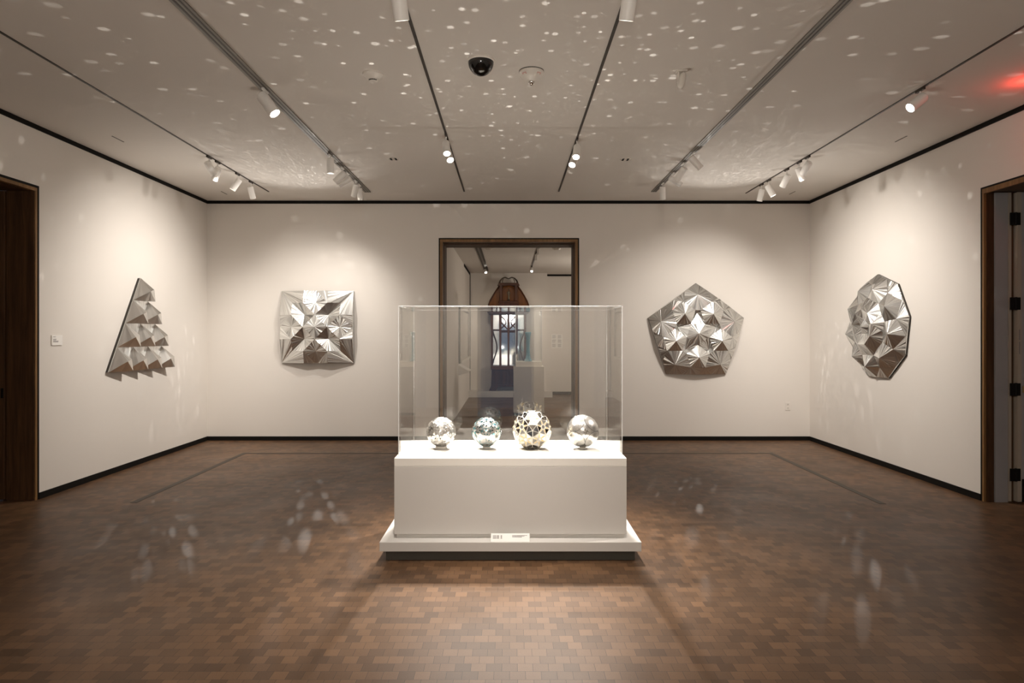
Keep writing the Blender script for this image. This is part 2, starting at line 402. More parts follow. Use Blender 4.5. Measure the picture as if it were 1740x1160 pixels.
VX0, VX1, VY0, VY1, VZ0, VZ1, VT = CX-0.758, CX+0.758, 4.469, 5.177, 0.6700, 1.6955, 0.012
cv = thing('acrylic_cover', 'tall clear acrylic box cover over the four mirror balls on the plinth', 'display case', (CX, 4.823, VZ0))
MB().box(VX0, VX1, VY0, VY0+VT, VZ0, VZ1-VT).build('front_panel', M_ACRYL, cv)
MB().box(VX0, VX1, VY1-VT, VY1, VZ0, VZ1-VT).build('back_panel', M_ACRYL, cv)
MB().box(VX0, VX0+VT, VY0+VT, VY1-VT, VZ0, VZ1-VT).build('side_panel', M_ACRYL, cv)
MB().box(VX1-VT, VX1, VY0+VT, VY1-VT, VZ0, VZ1-VT).build('side_panel', M_ACRYL, cv)
MB().box(VX0, VX1, VY0, VY1, VZ1-VT, VZ1).build('top_panel', M_ACRYL, cv)
# polished glue joints along the arrises
e = MB(); q = 0.0022
for x in (VX0, VX1):
    for y in (VY0, VY1): e.cyl((x, y, VZ0), (x, y, VZ1), q, n=8)
for z in (VZ1,):
    for y in (VY0, VY1): e.cyl((VX0, y, z), (VX1, y, z), q, n=8)
    for x in (VX0, VX1): e.cyl((x, VY0, z), (x, VY1, z), q, n=8)
e.build('glued_edge', M_ACRYL_EDGE, cv)

# caption leaning on the base slab
cp = thing('caption_panel', 'small white caption strip on the front of the white plinth base', 'label', (CX-0.003, 4.40, 0.130))
x0, x1 = (834-866)*4.37/F, (900-866)*4.37/F
cb = MB(); s0 = Vector((0, 4.366, 0.1305)); s1 = Vector((0, 4.398, 0.176))
n = (s1 - s0).cross(Vector((1,0,0))).normalized()
if n.y > 0: n = -n
cb.add([(x0,s0.y,s0.z),(x1,s0.y,s0.z),(x1,s1.y,s1.z),(x0,s1.y,s1.z)] + [(x0,4.402,0.1305),(x1,4.402,0.1305),(x1,s1.y+0.004,s1.z),(x0,s1.y+0.004,s1.z)],
       [(0,1,2,3),(7,6,5,4),(0,4,5,1),(1,5,6,2),(2,6,7,3),(3,7,4,0)])
cb.build('card', M_CARD, cp)
ib = MB(); up = (s1 - s0)
def ink(mb, xa, xb, va, vb):
    p = lambda x, v: Vector((x, 0, 0)) + s0 + up*v + n*0.0006
    mb.add([p(xa,va), p(xb,va), p(xb,vb), p(xa,vb)], [(0,1,2,3)])
W = x1 - x0; ib2 = MB()
for r in range(5):
    v = 0.80 - r*0.09
    ink(ib, x0+W*0.05, x0+W*0.14, v-0.045, v); ink(ib, x0+W*0.15, x0+W*0.215, v-0.045, v); ink(ib, x0+W*0.25, x0+W*0.29, v-0.045, v)
for r in range(3):
    v = 0.80 - r*0.10
    ink(ib2, x0+W*0.55, x0+W*(0.94 - 0.07*r), v-0.05, v)
ib.keep = ib2.keep = True
ib.build('text_block', M_INK, cp); ib2.build('text_block', M_INK, cp)

# ------------------------------------------------------------------ the four mirror balls
BY = 4.822
def sliver_tone(): return random.uniform(0.72, 1.0)

def ico():
    p = (1+5**0.5)/2
    V = [Vector(v).normalized() for v in ((-1,p,0),(1,p,0),(-1,-p,0),(1,-p,0),(0,-1,p),(0,1,p),(0,-1,-p),(0,1,-p),(p,0,-1),(p,0,1),(-p,0,-1),(-p,0,1))]
    Fc = [(0,11,5),(0,5,1),(0,1,7),(0,7,10),(0,10,11),(1,5,9),(5,11,4),(11,10,2),(10,7,6),(7,1,8),(3,9,4),(3,4,2),(3,2,6),(3,6,8),(3,8,9),(4,9,5),(2,4,11),(6,2,10),(8,6,7),(9,8,1)]
    return V, Fc
def football():
    """pentagons and hexagons of a truncated icosahedron, one pentagon facing the viewer with an edge on top"""
    V, Fc = ico()
    nb = {i: set() for i in range(12)}
    for f in Fc:
        for a in range(3): nb[f[a]].add(f[(a+1)%3]); nb[f[(a+1)%3]].add(f[a])
    z = V[0]; k = next(iter(nb[0])); x = (V[k] - z*V[k].dot(z)).normalized(); y = z.cross(x)
    view = Vector((0, -1, 0.10)).normalized(); dn = (Vector((0,0,-1)) + view*view.z).normalized(); sd = view.cross(dn)
    rot = lambda p: view*p.dot(z) + dn*p.dot(x) + sd*p.dot(y)
    V = [rot(p) for p in V]
    pents, hexes = [], []
    for i in range(12):
        pts = [V[i].lerp(V[j], 1/3) for j in nb[i]]
        c = sum(pts, Vector())/5; a = (pts[0]-c).normalized(); b = c.normalized().cross(a)
        pts.sort(key=lambda q: math.atan2((q-c).dot(b), (q-c).dot(a))); pents.append(pts)
    for f in Fc:
        pts = []
        for a in range(3):
            p, q = V[f[a]], V[f[(a+1)%3]]; pts += [p.lerp(q,1/3), p.lerp(q,2/3)]
        hexes.append(pts)
    s = 1/pents[0][0].length
    return [[q*s for q in f] for f in pents], [[q*s for q in f] for f in hexes]

def shard_sphere(name, c, r, level, tilt, parent, mat, keep=lambda d: True):
    """sphere cut into flat mirror shards, each tipped a little"""
    import bmesh
    bm = bmesh.new(); bmesh.ops.create_icosphere(bm, subdivisions=level, radius=1.0)
    for v in bm.verts:
        v.co = (v.co + Vector((random.gauss(0,1),random.gauss(0,1),random.gauss(0,1)))*0.35/(2**level)).normalized()
    mb = MB(); mb.keep = True
    for f in bm.faces:
        P = [v.co.copy() for v in f.verts]; cc = sum(P, Vector())/3
        if not keep(cc.normalized()): continue
        ax = Vector((random.gauss(0,1),random.gauss(0,1),random.gauss(0,1))); ax = (ax - cc*ax.dot(cc)/cc.length_squared).normalized()
        Q = Quaternion(ax, random.gauss(0, tilt)).to_matrix()
        P = [Q @ (p-cc) + cc for p in P]
        mb.add([Vector(c) + p*r for p in P], [(0,1,2)], 0, sliver_tone())
    bm.free()
    return mb.build(name, mat, parent)

def uv_core(c, r, n=40):
    prof = [(r*math.sin(PI*k/n), -r*math.cos(PI*k/n)) for k in range(n+1)]
    return MB().lathe(c, prof, n=56)

def stand(x, r, h, label):
    m = MB().lathe((x, BY, 0.6697), [(r*0.80, 0), (r, 0), (r*0.92, h), (r*0.78, h), (r*0.80, 0)], n=40)
    o = m.build('ring_stand', M_DECK, None, origin=(x, BY, 0.6697), autosmooth=40)
    return tag(o, label, 'stand', 'low ring stands under the mirror balls')

# ball 1: jagged shards with irregular plaster seams
c1 = (-0.501, BY, 0.7925); r1 = 0.1076
o1 = thing('mirror_ball', 'silver mirror ball of jagged irregular shards, beside the teal ball', 'mirror ball', (c1[0], BY, 0.6845), 'mirror balls on the plinth')
uv_core(c1, r1-0.0025).build('plaster_core', M_PLASTER, o1, smooth=True)
shard_sphere('mirror_mosaic', c1, r1, 4, 0.20, o1, M_MIRROR2)
stand(c1[0], 0.044, 0.0205, 'thin ring stand under the jagged silver mirror ball')

# ball 2: outlined pentagons and hexagons filled with teal triangles
c2 = (-0.169, BY, 0.792); r2 = 0.107
o2 = thing('mirror_ball', 'mirror ball with teal outlined pentagons and tiny teal triangles', 'mirror ball', (c2[0], BY, 0.6845), 'mirror balls on the plinth')
pents, hexes = football()
def ball_arc(c, r, p, q, n=8):
    return [Vector(c) + (p.lerp(q, k/n)).normalized()*r for k in range(n+1)]
shard_sphere('mirror_mosaic', c2, r2, 4, 0.05, o2, M_MIRROR2)
uv_core(c2, r2-0.002).build('plaster_core', M_PLASTER, o2, smooth=True)
ln = MB(); seen = set()
for f in pents + hexes:
    for a in range(len(f)):
        p, q = f[a], f[(a+1)%len(f)]; key = tuple(sorted((tuple(round(t,3) for t in p), tuple(round(t,3) for t in q))))
        if key in seen: continue
        seen.add(key); ln.tube(ball_arc(c2, r2+0.0004, p, q), 0.0011, n=6)
ln.build('outline', M_TEAL, o2)
tl = MB(); tl.keep = True
for f in pents + hexes:
    c = sum(f, Vector())/len(f); big = len(f) == 6
    rings = ((0.28, 0.62), (0.68, 0.94)) if c.z > 0.0 else ((0.30, 0.52),)
    for a in range(len(f)):
        p, q = f[a], f[(a+1)%len(f)]
        for lo, hi in rings:
            A = c.lerp(p, hi); B = c.lerp(q, hi); C = c.lerp((p+q)/2, lo)
            if random.random() < (0.85 if c.z > 0 else 0.35):
                A2, B2 = A.lerp(B, 0.2), B.lerp(A, 0.2)
                tl.add([Vector(c2) + t.normalized()*(r2+0.0009) for t in (A2, B2, C)], [(0,1,2)], 0, random.uniform(0.6, 1.6))
tl.build('teal_pattern', M_MIRRORT, o2)
stand(c2[0], 0.030, 0.0175, 'thin ring stand under the teal patterned mirror ball')

# ball 3: faceted football with star inlays
pents, hexes = football(); r3 = 0.1455; c3 = (0.1635, BY, 0.6699 + r3*max(-p.z for f in pents for p in f))
o3 = thing('mirror_ball', 'largest mirror ball, flat facets with gold star inlays', 'mirror ball', (c3[0], BY, 0.670), 'mirror balls on the plinth')
core = MB()
for f in pents + hexes: core.add([Vector(c3) + p*(r3-0.0012) for p in f], [tuple(range(len(f)))])
core.build('plaster_core', M_PLASTER, o3)
mm, gg = MB(), MB(); mm.keep = gg.keep = True
for f in pents + hexes:
    nrm = sum(f, Vector()).normalized(); c = sum(f, Vector())/len(f); n_ = len(f)
    lift = lambda p, h=0.0006: Vector(c3) + p*r3 + nrm*h
    dark = n_ == 5
    tilt = lambda: nrm*random.gauss(0, 0.004)
    for a in range(n_):
        p, q = f[a], f[(a+1)%n_]; m = (p+q)/2
        if dark:                                 # pentagon: dark fan split by a fine white star
            P = [c.lerp(p, 0.10), c.lerp(p, 0.94), c.lerp(q, 0.94), c.lerp(q, 0.10)]
            P[1] = P[1].lerp(P[2], 0.05); P[2] = P[2].lerp(P[1], 0.05); P[0] = c.lerp(m, 0.12); 
            mm.add([lift(P[0]), lift(P[1]+tilt()), lift(P[2]+tilt())], [(0,1,2)], 1, random.uniform(0.8, 1.3))
        else:                                    # hexagon: gold pointed petals between silver kites
            mm.add([lift(c.lerp(m, 0.36)), lift(c.lerp(p, 0.95).lerp(q, 0.10)+tilt()), lift(c.lerp(q, 0.95).lerp(p, 0.10)+tilt())], [(0,1,2)], 1 if random.random() < 0.55 else 0, random.uniform(0.7, 1.0))
            gg.add([lift(c.lerp(p, 0.30), 0.0008), lift(c.lerp(p, 0.42).lerp(q, 0.07), 0.0008), lift(c.lerp(p, 0.90), 0.0008), lift(c.lerp(p, 0.42).lerp(f[a-1], 0.07), 0.0008)], [(0,1,2,3)])
            mm.add([lift(c, 0.001), lift(c.lerp(p, 0.24), 0.001), lift(c.lerp(q, 0.24), 0.001)], [(0,1,2)], 0, random.uniform(0.8, 1.0))
mm.build('mirror_mosaic', [M_MIRROR2, M_MIRRORD], o3)
gg.build('gold_inlay', M_GOLD, o3)

# ball 4: smooth ball with curved four-pointed dark stars
c4 = (0.534, BY, 0.7992); r4 = 0.1178
o4 = thing('mirror_ball', 'silver mirror ball with a dark curved four-pointed star line, at the end of the row', 'mirror ball', (c4[0], BY, 0.6812), 'mirror balls on the plinth')
uv_core(c4, r4-0.002).build('plaster_core', M_PLASTER, o4, smooth=True)
shard_sphere('mirror_mosaic', c4, r4, 5, 0.035, o4, M_MIRROR2)
ln = MB()
for sx in (-1,1):
    for sy in (-1,1):
        for sz in (-1,1):
            ax = Vector((sx, sy, sz)).normalized()
            ax = Matrix.Rotation(math.radians(4), 3, 'Z') @ (Matrix.Rotation(math.radians(-6), 3, 'X') @ ax)
            a = ax.orthogonal().normalized(); b = ax.cross(a); R = math.radians(35.2644)
            ln.tube([Vector(c4) + (r4+0.0006)*(ax*math.cos(R) + math.sin(R)*(a*math.cos(2*PI*k/64) + b*math.sin(2*PI*k/64))) for k in range(64)], 0.0016, n=6, closed=True)
ln.build('star_outline', M_LINE, o4)
st = MB(); st.keep = True
for k in range(4):
    R0 = Matrix.Rotation(math.radians(4), 3, 'Z') @ Matrix.Rotation(math.radians(-6), 3, 'X')
    for (a0, a1, rad) in ((0, 90, 0.11), (0, 90, 0.05)):
        t0 = math.radians(a0 + 90*k); t1 = math.radians(a1 + 90*k)
        pt = lambda t, rr: Vector(c4) + (r4+0.0009)*(R0 @ Vector((math.sin(rr)*math.cos(t), -math.cos(rr), math.sin(rr)*math.sin(t))))
        st.add([pt(t0, 0.02), pt(t0, rad*2.0), pt((t0+t1)/2, rad)], [(0,1,2)], 0, random.uniform(0.5, 1.1))
st.build('star_inlay', M_MIRRORD, o4)
stand(c4[0], 0.024, 0.0125, 'thin ring stand under the mirror ball with the curved star')

# ------------------------------------------------------------------ mirror reliefs
class Relief:
    """cells of cut mirror radiating from an apex; u,v in the wall plane, n out into the room"""
    def __init__(s, root, origin, u, v, n, base, mat=M_MIRROR):
        s.root, s.o, s.u, s.v, s.n, s.base, s.mat = root, Vector(origin), Vector(u), Vector(v), Vector(n), base, mat
    def w(s, p): return s.o + s.u*p[0] + s.v*p[1] + s.n*(s.base + p[2])
    def slivers(s, mb, A, B, C, width=0.009, ang=0.10):
        """triangle A(apex) B C cut into thin strips from the apex; A is shared"""
        A, B, C = Vector(A), Vector(B), Vector(C)
        L = (C-B).length; k = max(2, min(36, int(L/width)))
        ts = [0] + sorted((i + random.uniform(-0.35, 0.35))/k for i in range(1, k)) + [1]
        nrm = (B-A).cross(C-A).normalized()
        if nrm.z < 0: nrm = -nrm
        ia = len(mb.v); mb.v.append(tuple(s.w(A)))
        for i in range(k):
            P, Q = B.lerp(C, ts[i]), B.lerp(C, ts[i+1]); wd = (Q-P).length
            e = random.gauss(0, ang)*wd/2
            if abs(e) > 0.004: e = math.copysign(0.004, e)
            j = len(mb.v); mb.v += [tuple(s.w(P + nrm*e)), tuple(s.w(Q - nrm*e))]
            mb.f.append([ia, j, j+1]); mb.m.append(0); mb.t.append(random.uniform(0.80, 1.0))
    def cell(s, name, apex, poly, closed=True, **kw):
        mb = MB(); n = len(poly)
        for i in range(n if closed else n-1): s.slivers(mb, apex, poly[i], poly[(i+1)%n], **kw)
        mb.keep = True
        return mb.build(name, s.mat, s.root, origin=s.w(apex))
    def backing(s, outline, depth):
        """outline: rim points (u,v,h); dark board from the wall up to the rim"""
        n = len(outline); back = [s.o + s.u*p[0] + s.v*p[1] + s.n*0.001 for p in outline]
        rim = [s.w((p[0], p[1], p[2]-0.002)) for p in outline]
        flat = [s.o + s.u*p[0] + s.v*p[1] + s.n*depth for p in outline]
        mb = MB().add(back + flat, [tuple(range(n)), tuple(reversed(range(n, 2*n)))] + [(i, (i+1)%n, n+(i+1)%n, n+i) for i in range(n)])
        b = mb.build('backing_panel', M_BACKING, s.root)
        if any(p[2] > 0.004 for p in outline):
            m2 = MB().add(flat + rim, [(i, (i+1)%n, n+(i+1)%n, n+i) for i in range(n)]); m2.keep = True
            m2.build('mirror_edge', s.mat, s.root)

# square on the back wall
sq = thing('square_mirror_relief', 'square cut-mirror relief hanging on the back wall beside the doorway', 'mirror artwork', (-2.726, YB, 1.614))
U = 1.02/6
R = Relief(sq, (-2.726, YB, 1.614), (1,0,0), (0,0,1), (0,-1,0), 0.028)
HT = {(0,0):0.0,(0,1):0.045,(0,2):0.085,(0,3):0.060,(1,1):0.065,(1,2):0.125,(1,3):0.105,(2,2):0.060,(2,3):0.145,(3,3):0.165}
def SP(i, j):
    key = tuple(sorted((min(i,6-i), min(j,6-j)))); return ((i-3)*U, (3-j)*U, HT[key])
def D4(pts):
    res = []
    for fx in (0,1):
        for fy in (0,1):
            for sw in (0,1):
                q = []
                for i, j in pts:
                    if sw: i, j = j, i
                    q.append((6-i if fx else i, 6-j if fy else j))
                if not any(set(q) == set(r) and q[0] == r[0] for r in res): res.append(q)
    return res
for q in D4([(2,2),(1,1),(2,1),(3,2),(2,3),(1,2)]): R.cell('mirror_burst', SP(*q[0]), [SP(*t) for t in q[1:]], ang=0.16)
for q in D4([(3,1),(2,1),(3,0),(4,1),(3,2)]) : R.cell('mirror_diamond', SP(*q[0]), [SP(*t) for t in q[1:]], ang=0.18)
R.cell('mirror_diamond', SP(3,3), [SP(3,2),SP(4,3),SP(3,4),SP(2,3)], ang=0.18)
for q in D4([(0,0),(2,0),(2,1),(1,1)]): R.cell('mirror_panel', SP(*q[0]), [SP(*t) for t in q[1:]], closed=False, ang=0.10, width=0.012)
for q in D4([(2,1),(2,0),(3,0)]): R.cell('mirror_triangle', SP(*q[0]), [SP(*t) for t in q[1:]], closed=False, ang=0.10)
rim = [(0,0),(2,0),(3,0),(4,0),(6,0),(6,2),(6,3),(6,4),(6,6),(4,6),(3,6),(2,6),(0,6),(0,4),(0,3),(0,2)]
R.backing([SP(*t) for t in rim], 0.028)

def cdt_cells(R, pts, apexes, rim_n, cons, part, **kw):
    """pts: (u,v,h); apexes: indices that radiate; rim_n: outline is pts[:rim_n]"""
    V2 = [Vector((p[0], p[1])) for p in pts]
    ed = [(i, (i+1) % rim_n) for i in range(rim_n)] + cons
    ov, oe, of, vo, eo, fo = delaunay_2d_cdt(V2, ed, [list(range(rim_n))], 1, 1e-5)
    idx = [o[0] if o else None for o in vo]
    groups = {}
    for f in of:
        t = [idx[i] for i in f]
        if None in t: continue
        ap = next((i for i in t if i in apexes), None)
        if ap is None: ap = max(t, key=lambda i: pts[i][2])
        k = t.index(ap); groups.setdefault(ap, []).append((t[(k+1)%3], t[(k+2)%3]))
    for ap, tris in groups.items():
        mb = MB(); mb.keep = True
        for b, c in tris: R.slivers(mb, pts[ap], pts[b], pts[c], **kw)
        mb.build(part, R.mat, R.root, origin=R.w(pts[ap]))

# pentagon on the back wall
PR = 0.715
pe = thing('pentagon_mirror_relief', 'pentagon cut-mirror relief on the back wall beside the doorway', 'mirror artwork', (2.646, YB, 1.522))
R = Relief(pe, (2.646, YB, 1.522), (1,0,0), (0,0,1), (0,-1,0), 0.028)
pol = lambda r, deg, h: (r*PR*math.cos(math.radians(deg)), r*PR*math.sin(math.radians(deg)), h)
pts = []; ap = set(); cons = []
VV = [pol(1, 90+72*k, 0.0) for k in range(5)]
for k in range(5):
    a, b = Vector(VV[k]), Vector(VV[(k+1)%5])
    pts.append(VV[k])
    for t, h in ((0.24, 0.035), (0.5, 0.060), (0.76, 0.035)):
        q = a.lerp(b, t); pts.append((q.x, q.y, h))
rimP = list(pts)
rn = len(pts)
for k in range(5):
    cdir = 270+72*k; cx_, cy_, _ = pol(0.473, cdir, 0)
    base_i = len(pts)
    for j in range(5):
        t = math.radians(90+72*j); pts.append((cx_+0.24*PR*math.cos(t), cy_+0.24*PR*math.sin(t), 0.105))
    cons += [(base_i+j, base_i+(j+1)%5) for j in range(5)]
    pts.append((cx_, cy_, 0.165)); ap.add(base_i+5)
for k in range(5):
    pts.append(pol(0.76, 90+72*k, 0.095)); ap.add(len(pts)-1)
    pts.append(pol(0.40, 90+72*k, 0.060)); ap.add(len(pts)-1)
pts.append((0,0,0.150)); ap.add(len(pts)-1)
cdt_cells(R, pts, ap, rn, cons, 'mirror_facet', ang=0.16)
R.backing(rimP, 0.028)

# nonagon on the right wall
NR = 0.612
no_ = thing('nonagon_mirror_relief', 'tall nine-sided cut-mirror relief hanging on the wall by the white folding door', 'mirror artwork', (XR, 7.614, 1.589))
R = Relief(no_, (XR, 7.614, 1.589), (0,-1,0), (0,0,1), (-1,0,0), 0.022)
pol = lambda r, deg, h: (r*NR*math.cos(math.radians(deg)), r*NR*math.sin(math.radians(deg)), h)
pts = []; ap = set(); cons = []
VV = [pol(1, 90+40*k, 0.004) for k in range(9)]
for k in range(9):
    a, b = Vector(VV[k]), Vector(VV[(k+1)%9]); pts.append(VV[k]); q = a.lerp(b, 0.5); pts.append((q.x, q.y, 0.012))
rimN = list(pts); rn = len(pts)
for k in range(9):
    pts.append(pol(0.74, 110+40*k, 0.150)); ap.add(len(pts)-1)
    i0 = len(pts)
    pts.append(pol(0.80, 90+40*k, 0.070)); pts.append(pol(0.56, 90+40*k, 0.115))
    cons.append((i0, i0+1))
for k in range(9):
    pts.append(pol(0.52, 110+40*k, 0.120))
for k in range(9):
    pts.append(pol(0.34, 90+40*k, 0.195)); 
    if k % 2 == 0: ap.add(len(pts)-1)
for k in range(5):
    pts.append(pol(0.15, 90+72*k, 0.155))
pts.append((0,0,0.200)); ap.add(len(pts)-1)
cdt_cells(R, pts, ap, rn, cons, 'mirror_facet', ang=0.13)
R.backing(rimN, 0.022)

# triangle on the left wall
S = 1.22; TH = S*math.sqrt(3)/2
tr = thing('triangle_mirror_relief', 'triangular mirror relief of stepped pyramids on the wall near the small label', 'mirror artwork', (XL, 7.632, 1.102))
R = Relief(tr, (XL, 7.632, 1.102), (0,1,0), (0,0,1), (1,0,0), 0.024, M_MIRROR3)
s4 = S/4; h4 = TH/4
node = lambda r, k: ((k - r/2)*s4, TH - r*h4, 0.012)        # r rows from the apex, k along
for r in range(4):
    for k in range(r+1):
        T, BL, BR = map(Vector, (node(r,k), node(r+1,k), node(r+1,k+1)))
        A = Vector((BL.x + 0.46*s4, BL.y + 0.42*h4, 0.135)); B = Vector((BL.x + 0.70*s4, BL.y + 0.50*h4, 0.137))
        BH = Vector((BR.x, BR.y, 0.100))
        mb = MB(); mb.keep = True
        R.slivers(mb, A, BL, BH, ang=0.015, width=0.05)
        R.slivers(mb, BH, A, B, ang=0.04, width=0.02)
        R.slivers(mb, B, BH, T, ang=0.06, width=0.03)
        R.slivers(mb, T, A, B, ang=0.04, width=0.02)
        R.slivers(mb, T, BL, A, ang=0.02, width=0.04)
        R.slivers(mb, T, BH, BR, ang=0.0, width=0.2)
        R.slivers(mb, BL, BH, BR, ang=0.0, width=0.2)
        mb.build('mirror_pyramid', M_MIRROR3, tr, origin=R.w(A))
for r in range(1, 4):
    for k in range(r):
        P = [node(r,k), node(r,k+1), node(r+1,k+1)]
        c = ((P[0][0]+P[1][0]+P[2][0])/3, (P[0][1]+P[1][1]+P[2][1])/3, 0.030)
        R.cell('mirror_triangle', P[2], [P[0], P[1]], closed=False, ang=0.05)
R.backing([node(0,0), node(4,4), node(4,0)], 0.028)

# ------------------------------------------------------------------ ceiling tracks and spotlights
def thin_track(x, y1, label, w=0.020):
    o = MB().box(x-w/2, x+w/2, YR+0.3, y1, ZC-0.006, ZC).build('lighting_track', M_TRACK)
    return tag(o, label, 'lighting track', 'lighting tracks on the gallery ceiling')
def wide_track(x, y1, w, label):
    t = thing('lighting_track', label, 'lighting track', (x, 4.0, ZC), 'lighting tracks on the gallery ceiling')
    MB().box(x-w/2, x+w/2, YR+0.3, y1, ZC-0.010, ZC).build('track_body', M_TRACKG, t)
    for s in (-0.17, 0.20): MB().box(x+w*s-w*0.075, x+w*s+w*0.075, YR+0.3, y1-0.03, ZC-0.0115, ZC-0.0100).build('track_groove', M_TRACK, t)
    return t
XA, XB, XC, XD, XE, XF = -3.21, -1.896, -0.605, 0.654, 1.917, 3.182
thin_track(XA, 8.78, 'thin dark ceiling track nearest the wall with the triangle relief', 0.017)
wide_track(XB, 8.80, 0.082, 'wide grey double ceiling track in front of the square relief')
thin_track(XC, 8.77, 'thin dark ceiling track beside the black camera dome, on the square relief side')
thin_track(XD, 8.77, 'thin dark ceiling track between the white domed alarm and the motion sensor')
wide_track(XE, 8.77, 0.070, 'wide grey double ceiling track in front of the pentagon relief')
thin_track(XF, 8.88, 'thin dark ceiling track nearest the wall with the nonagon relief', 0.017)

LENSW = {}
def head_mesh(L, r):
    prof = [(0, 0), (r*0.86, 0), (r*0.97, 0.006), (r, 0.014), (r, L), (r*0.90, L), (r*0.88, L-0.012), (0, L-0.012)]
    return MB().lathe((0,0,0), prof, n=28)
spot_no = 0
def lamp(x, y, z0, aim, drop, label, group, L=0.150, r=0.036, lens=M_LENS_SOFT, name='track_spotlight', off=0.0):
    """adapter clipped in the track, thin stem, cylindrical head turned to where it shines"""
    t = thing(name, label, 'spotlight', (x, y, z0), group)
    MB().box(x-0.010, x+0.010, y-0.050, y+0.050, z0-0.018, z0-0.0).build('adapter', M_TRACK if abs(x) > 2.5 or abs(x) < 1 else M_LAMP, t)
    MB().cyl((x, y, z0-0.018), (x, y, z0-drop), 0.0055, n=10).build('stem', M_LAMP, t)
    piv = Vector((x, y, z0-drop)); d = (Vector(aim) - piv).normalized()
    tail = piv - d*L*0.28 + Vector((0,0,-r*0.55))
    hd = head_mesh(L, r)
    rotm = d.to_track_quat('Z', 'Y').to_matrix()
    hd.v = [tuple(tail + rotm @ Vector(p)) for p in hd.v]
    h = hd.build('lamp_head', M_LAMP, t, autosmooth=35, origin=tail)
    le = MB().lathe((0,0,0), [(0, L-0.010), (r*0.86, L-0.010), (r*0.86, L-0.008), (0, L-0.008)], n=24)
    le.v = [tuple(tail + rotm @ Vector(p)) for p in le.v]
    le.build('lens', lens, h, origin=tail)
    return tail + d*(L+0.012), d

def spot(pos, target, power, angle, blend=0.6, color=(1.0, 0.86, 0.70), radius=0.03):
    li = bpy.data.lights.new('spot', 'SPOT'); li.energy = power; li.spot_size = math.radians(angle); li.spot_blend = blend
    li.color = color; li.shadow_soft_size = radius
    o = bpy.data.objects.new('spot_beam', li); col.objects.link(o); o.location = pos
    o.rotation_euler = (Vector(target) - Vector(pos)).to_track_quat('-Z', 'Y').to_euler()
    return o

T_TRI = (XL+0.05, 7.632, 1.20); T_SQ = (-2.726, YB-0.05, 1.10); T_PE = (2.646, YB-0.05, 1.10); T_NO = (XR-0.05, 7.614, 1.20)
T_DECK = (0.0, 4.822, 0.78)
G = 'white track spotlights on the gallery ceiling'
WARM = (1.0, 0.93, 0.855)
K = 2.75; KD = 10.0
def lit(x, y, aim, drop, label, power, angle, blend=1.0, lens=M_LENS_SOFT, target=None, **kw):
    p, d = lamp(x, y, ZC-0.006, aim, drop, label, G, lens=lens, **kw)
    if power: spot(p, target or aim, power*(KD if (Vector(aim)-Vector((0,4.8,0.7))).length < 0.8 else K), angle, blend, WARM)
lit(XA, 7.04, T_SQ, 0.075, 'spotlight tilted toward the back wall, farthest from the end of the triangle-side thin track', 62, 84)
lit(XA, 7.245, (-4.3, 7.9, 1.2), 0.085, 'spotlight second from the room front in the cluster on the triangle-side thin track', 0, 90)
lit(XA, 7.775, (-4.3, 7.55, 1.6), 0.085, 'spotlight second from the back end of the triangle-side thin track', 0, 90)
lit(XA, 8.18, (-3.0, 9.3, 0.9), 0.085, 'spotlight nearest the back end of the triangle-side thin track', 0, 75)
lit(XB, 5.11, T_DECK, 0.060, 'lone spotlight with glowing lens on the square-side double track', 70, 40, lens=M_LENS, L=0.19, r=0.045)
lit(XB, 6.97, (-1.92, 7.2, 0.2), 0.060, 'upright spotlight farthest from the back end in the cluster of the square-side double track', 0, 60, L=0.16, r=0.038)
lit(XB, 7.48, T_TRI, 0.070, 'white spotlight tilted to the triangle, upper of the close pair on the square-side double track', 98, 96, L=0.16, r=0.040)
lit(XB, 7.72, (-4.25, 7.9, 1.9), 0.070, 'white spotlight tilted to the triangle, lower of the close pair on the square-side double track', 20, 90, L=0.16, r=0.038)
lit(XB, 8.12, T_SQ, 0.070, 'spotlight with bright lens aimed at the square on the square-side double track', 34, 90, L=0.16, r=0.036, lens=M_LENS)
lit(XB, 8.33, (-1.75, 9.3, 0.5), 0.070, 'upright spotlight nearest the back end of the square-side double track', 0, 70)
lit(XC, 3.57, (-0.35, 4.75, 0.7), 0.030, 'spotlight cut by the top of the picture beside the square-side thin central track', 26, 45, L=0.19, r=0.042)
lit(XD, 3.57, (0.40, 4.75, 0.7), 0.030, 'spotlight cut by the top of the picture beside the pentagon-side thin central track', 26, 45, L=0.19, r=0.042)
lit(XC, 6.28, (-0.25, 4.82, 0.7), 0.080, 'glaring spotlight, upper of the pair on the square-side thin central track', 95, 46, lens=M_LENS)
lit(XC, 6.46, (0.25, 4.82, 0.7), 0.100, 'glaring spotlight, lower of the pair on the square-side thin central track', 75, 48, lens=M_LENS)
lit(XD, 6.41, (0.25, 4.82, 0.7), 0.080, 'glaring spotlight, upper of the pair on the pentagon-side thin central track', 95, 46, lens=M_LENS)
lit(XD, 6.66, (-0.25, 4.82, 0.7), 0.100, 'glaring spotlight, lower of the pair on the pentagon-side thin central track', 75, 48, lens=M_LENS)
lit(XE, 6.88, T_NO, 0.060, 'spotlight tilted to the nonagon, farthest from the back end of the pentagon-side double track', 98, 96, L=0.16, r=0.036)
lit(XE, 7.30, (0.6, 9.2, 0.9), 0.070, 'pale spotlight tilted away from the nonagon in the cluster of the pentagon-side double track', 0, 70, L=0.16, r=0.040)
lit(XE, 7.74, (4.2, 8.0, 1.9), 0.060, 'slanting spotlight second from the back end of the pentagon-side double track', 20, 90, L=0.16, r=0.034)
lit(XE, 8.26, (2.2, 9.3, 0.6), 0.070, 'upright spotlight nearest the back end of the pentagon-side double track', 0, 70, L=0.16, r=0.036)
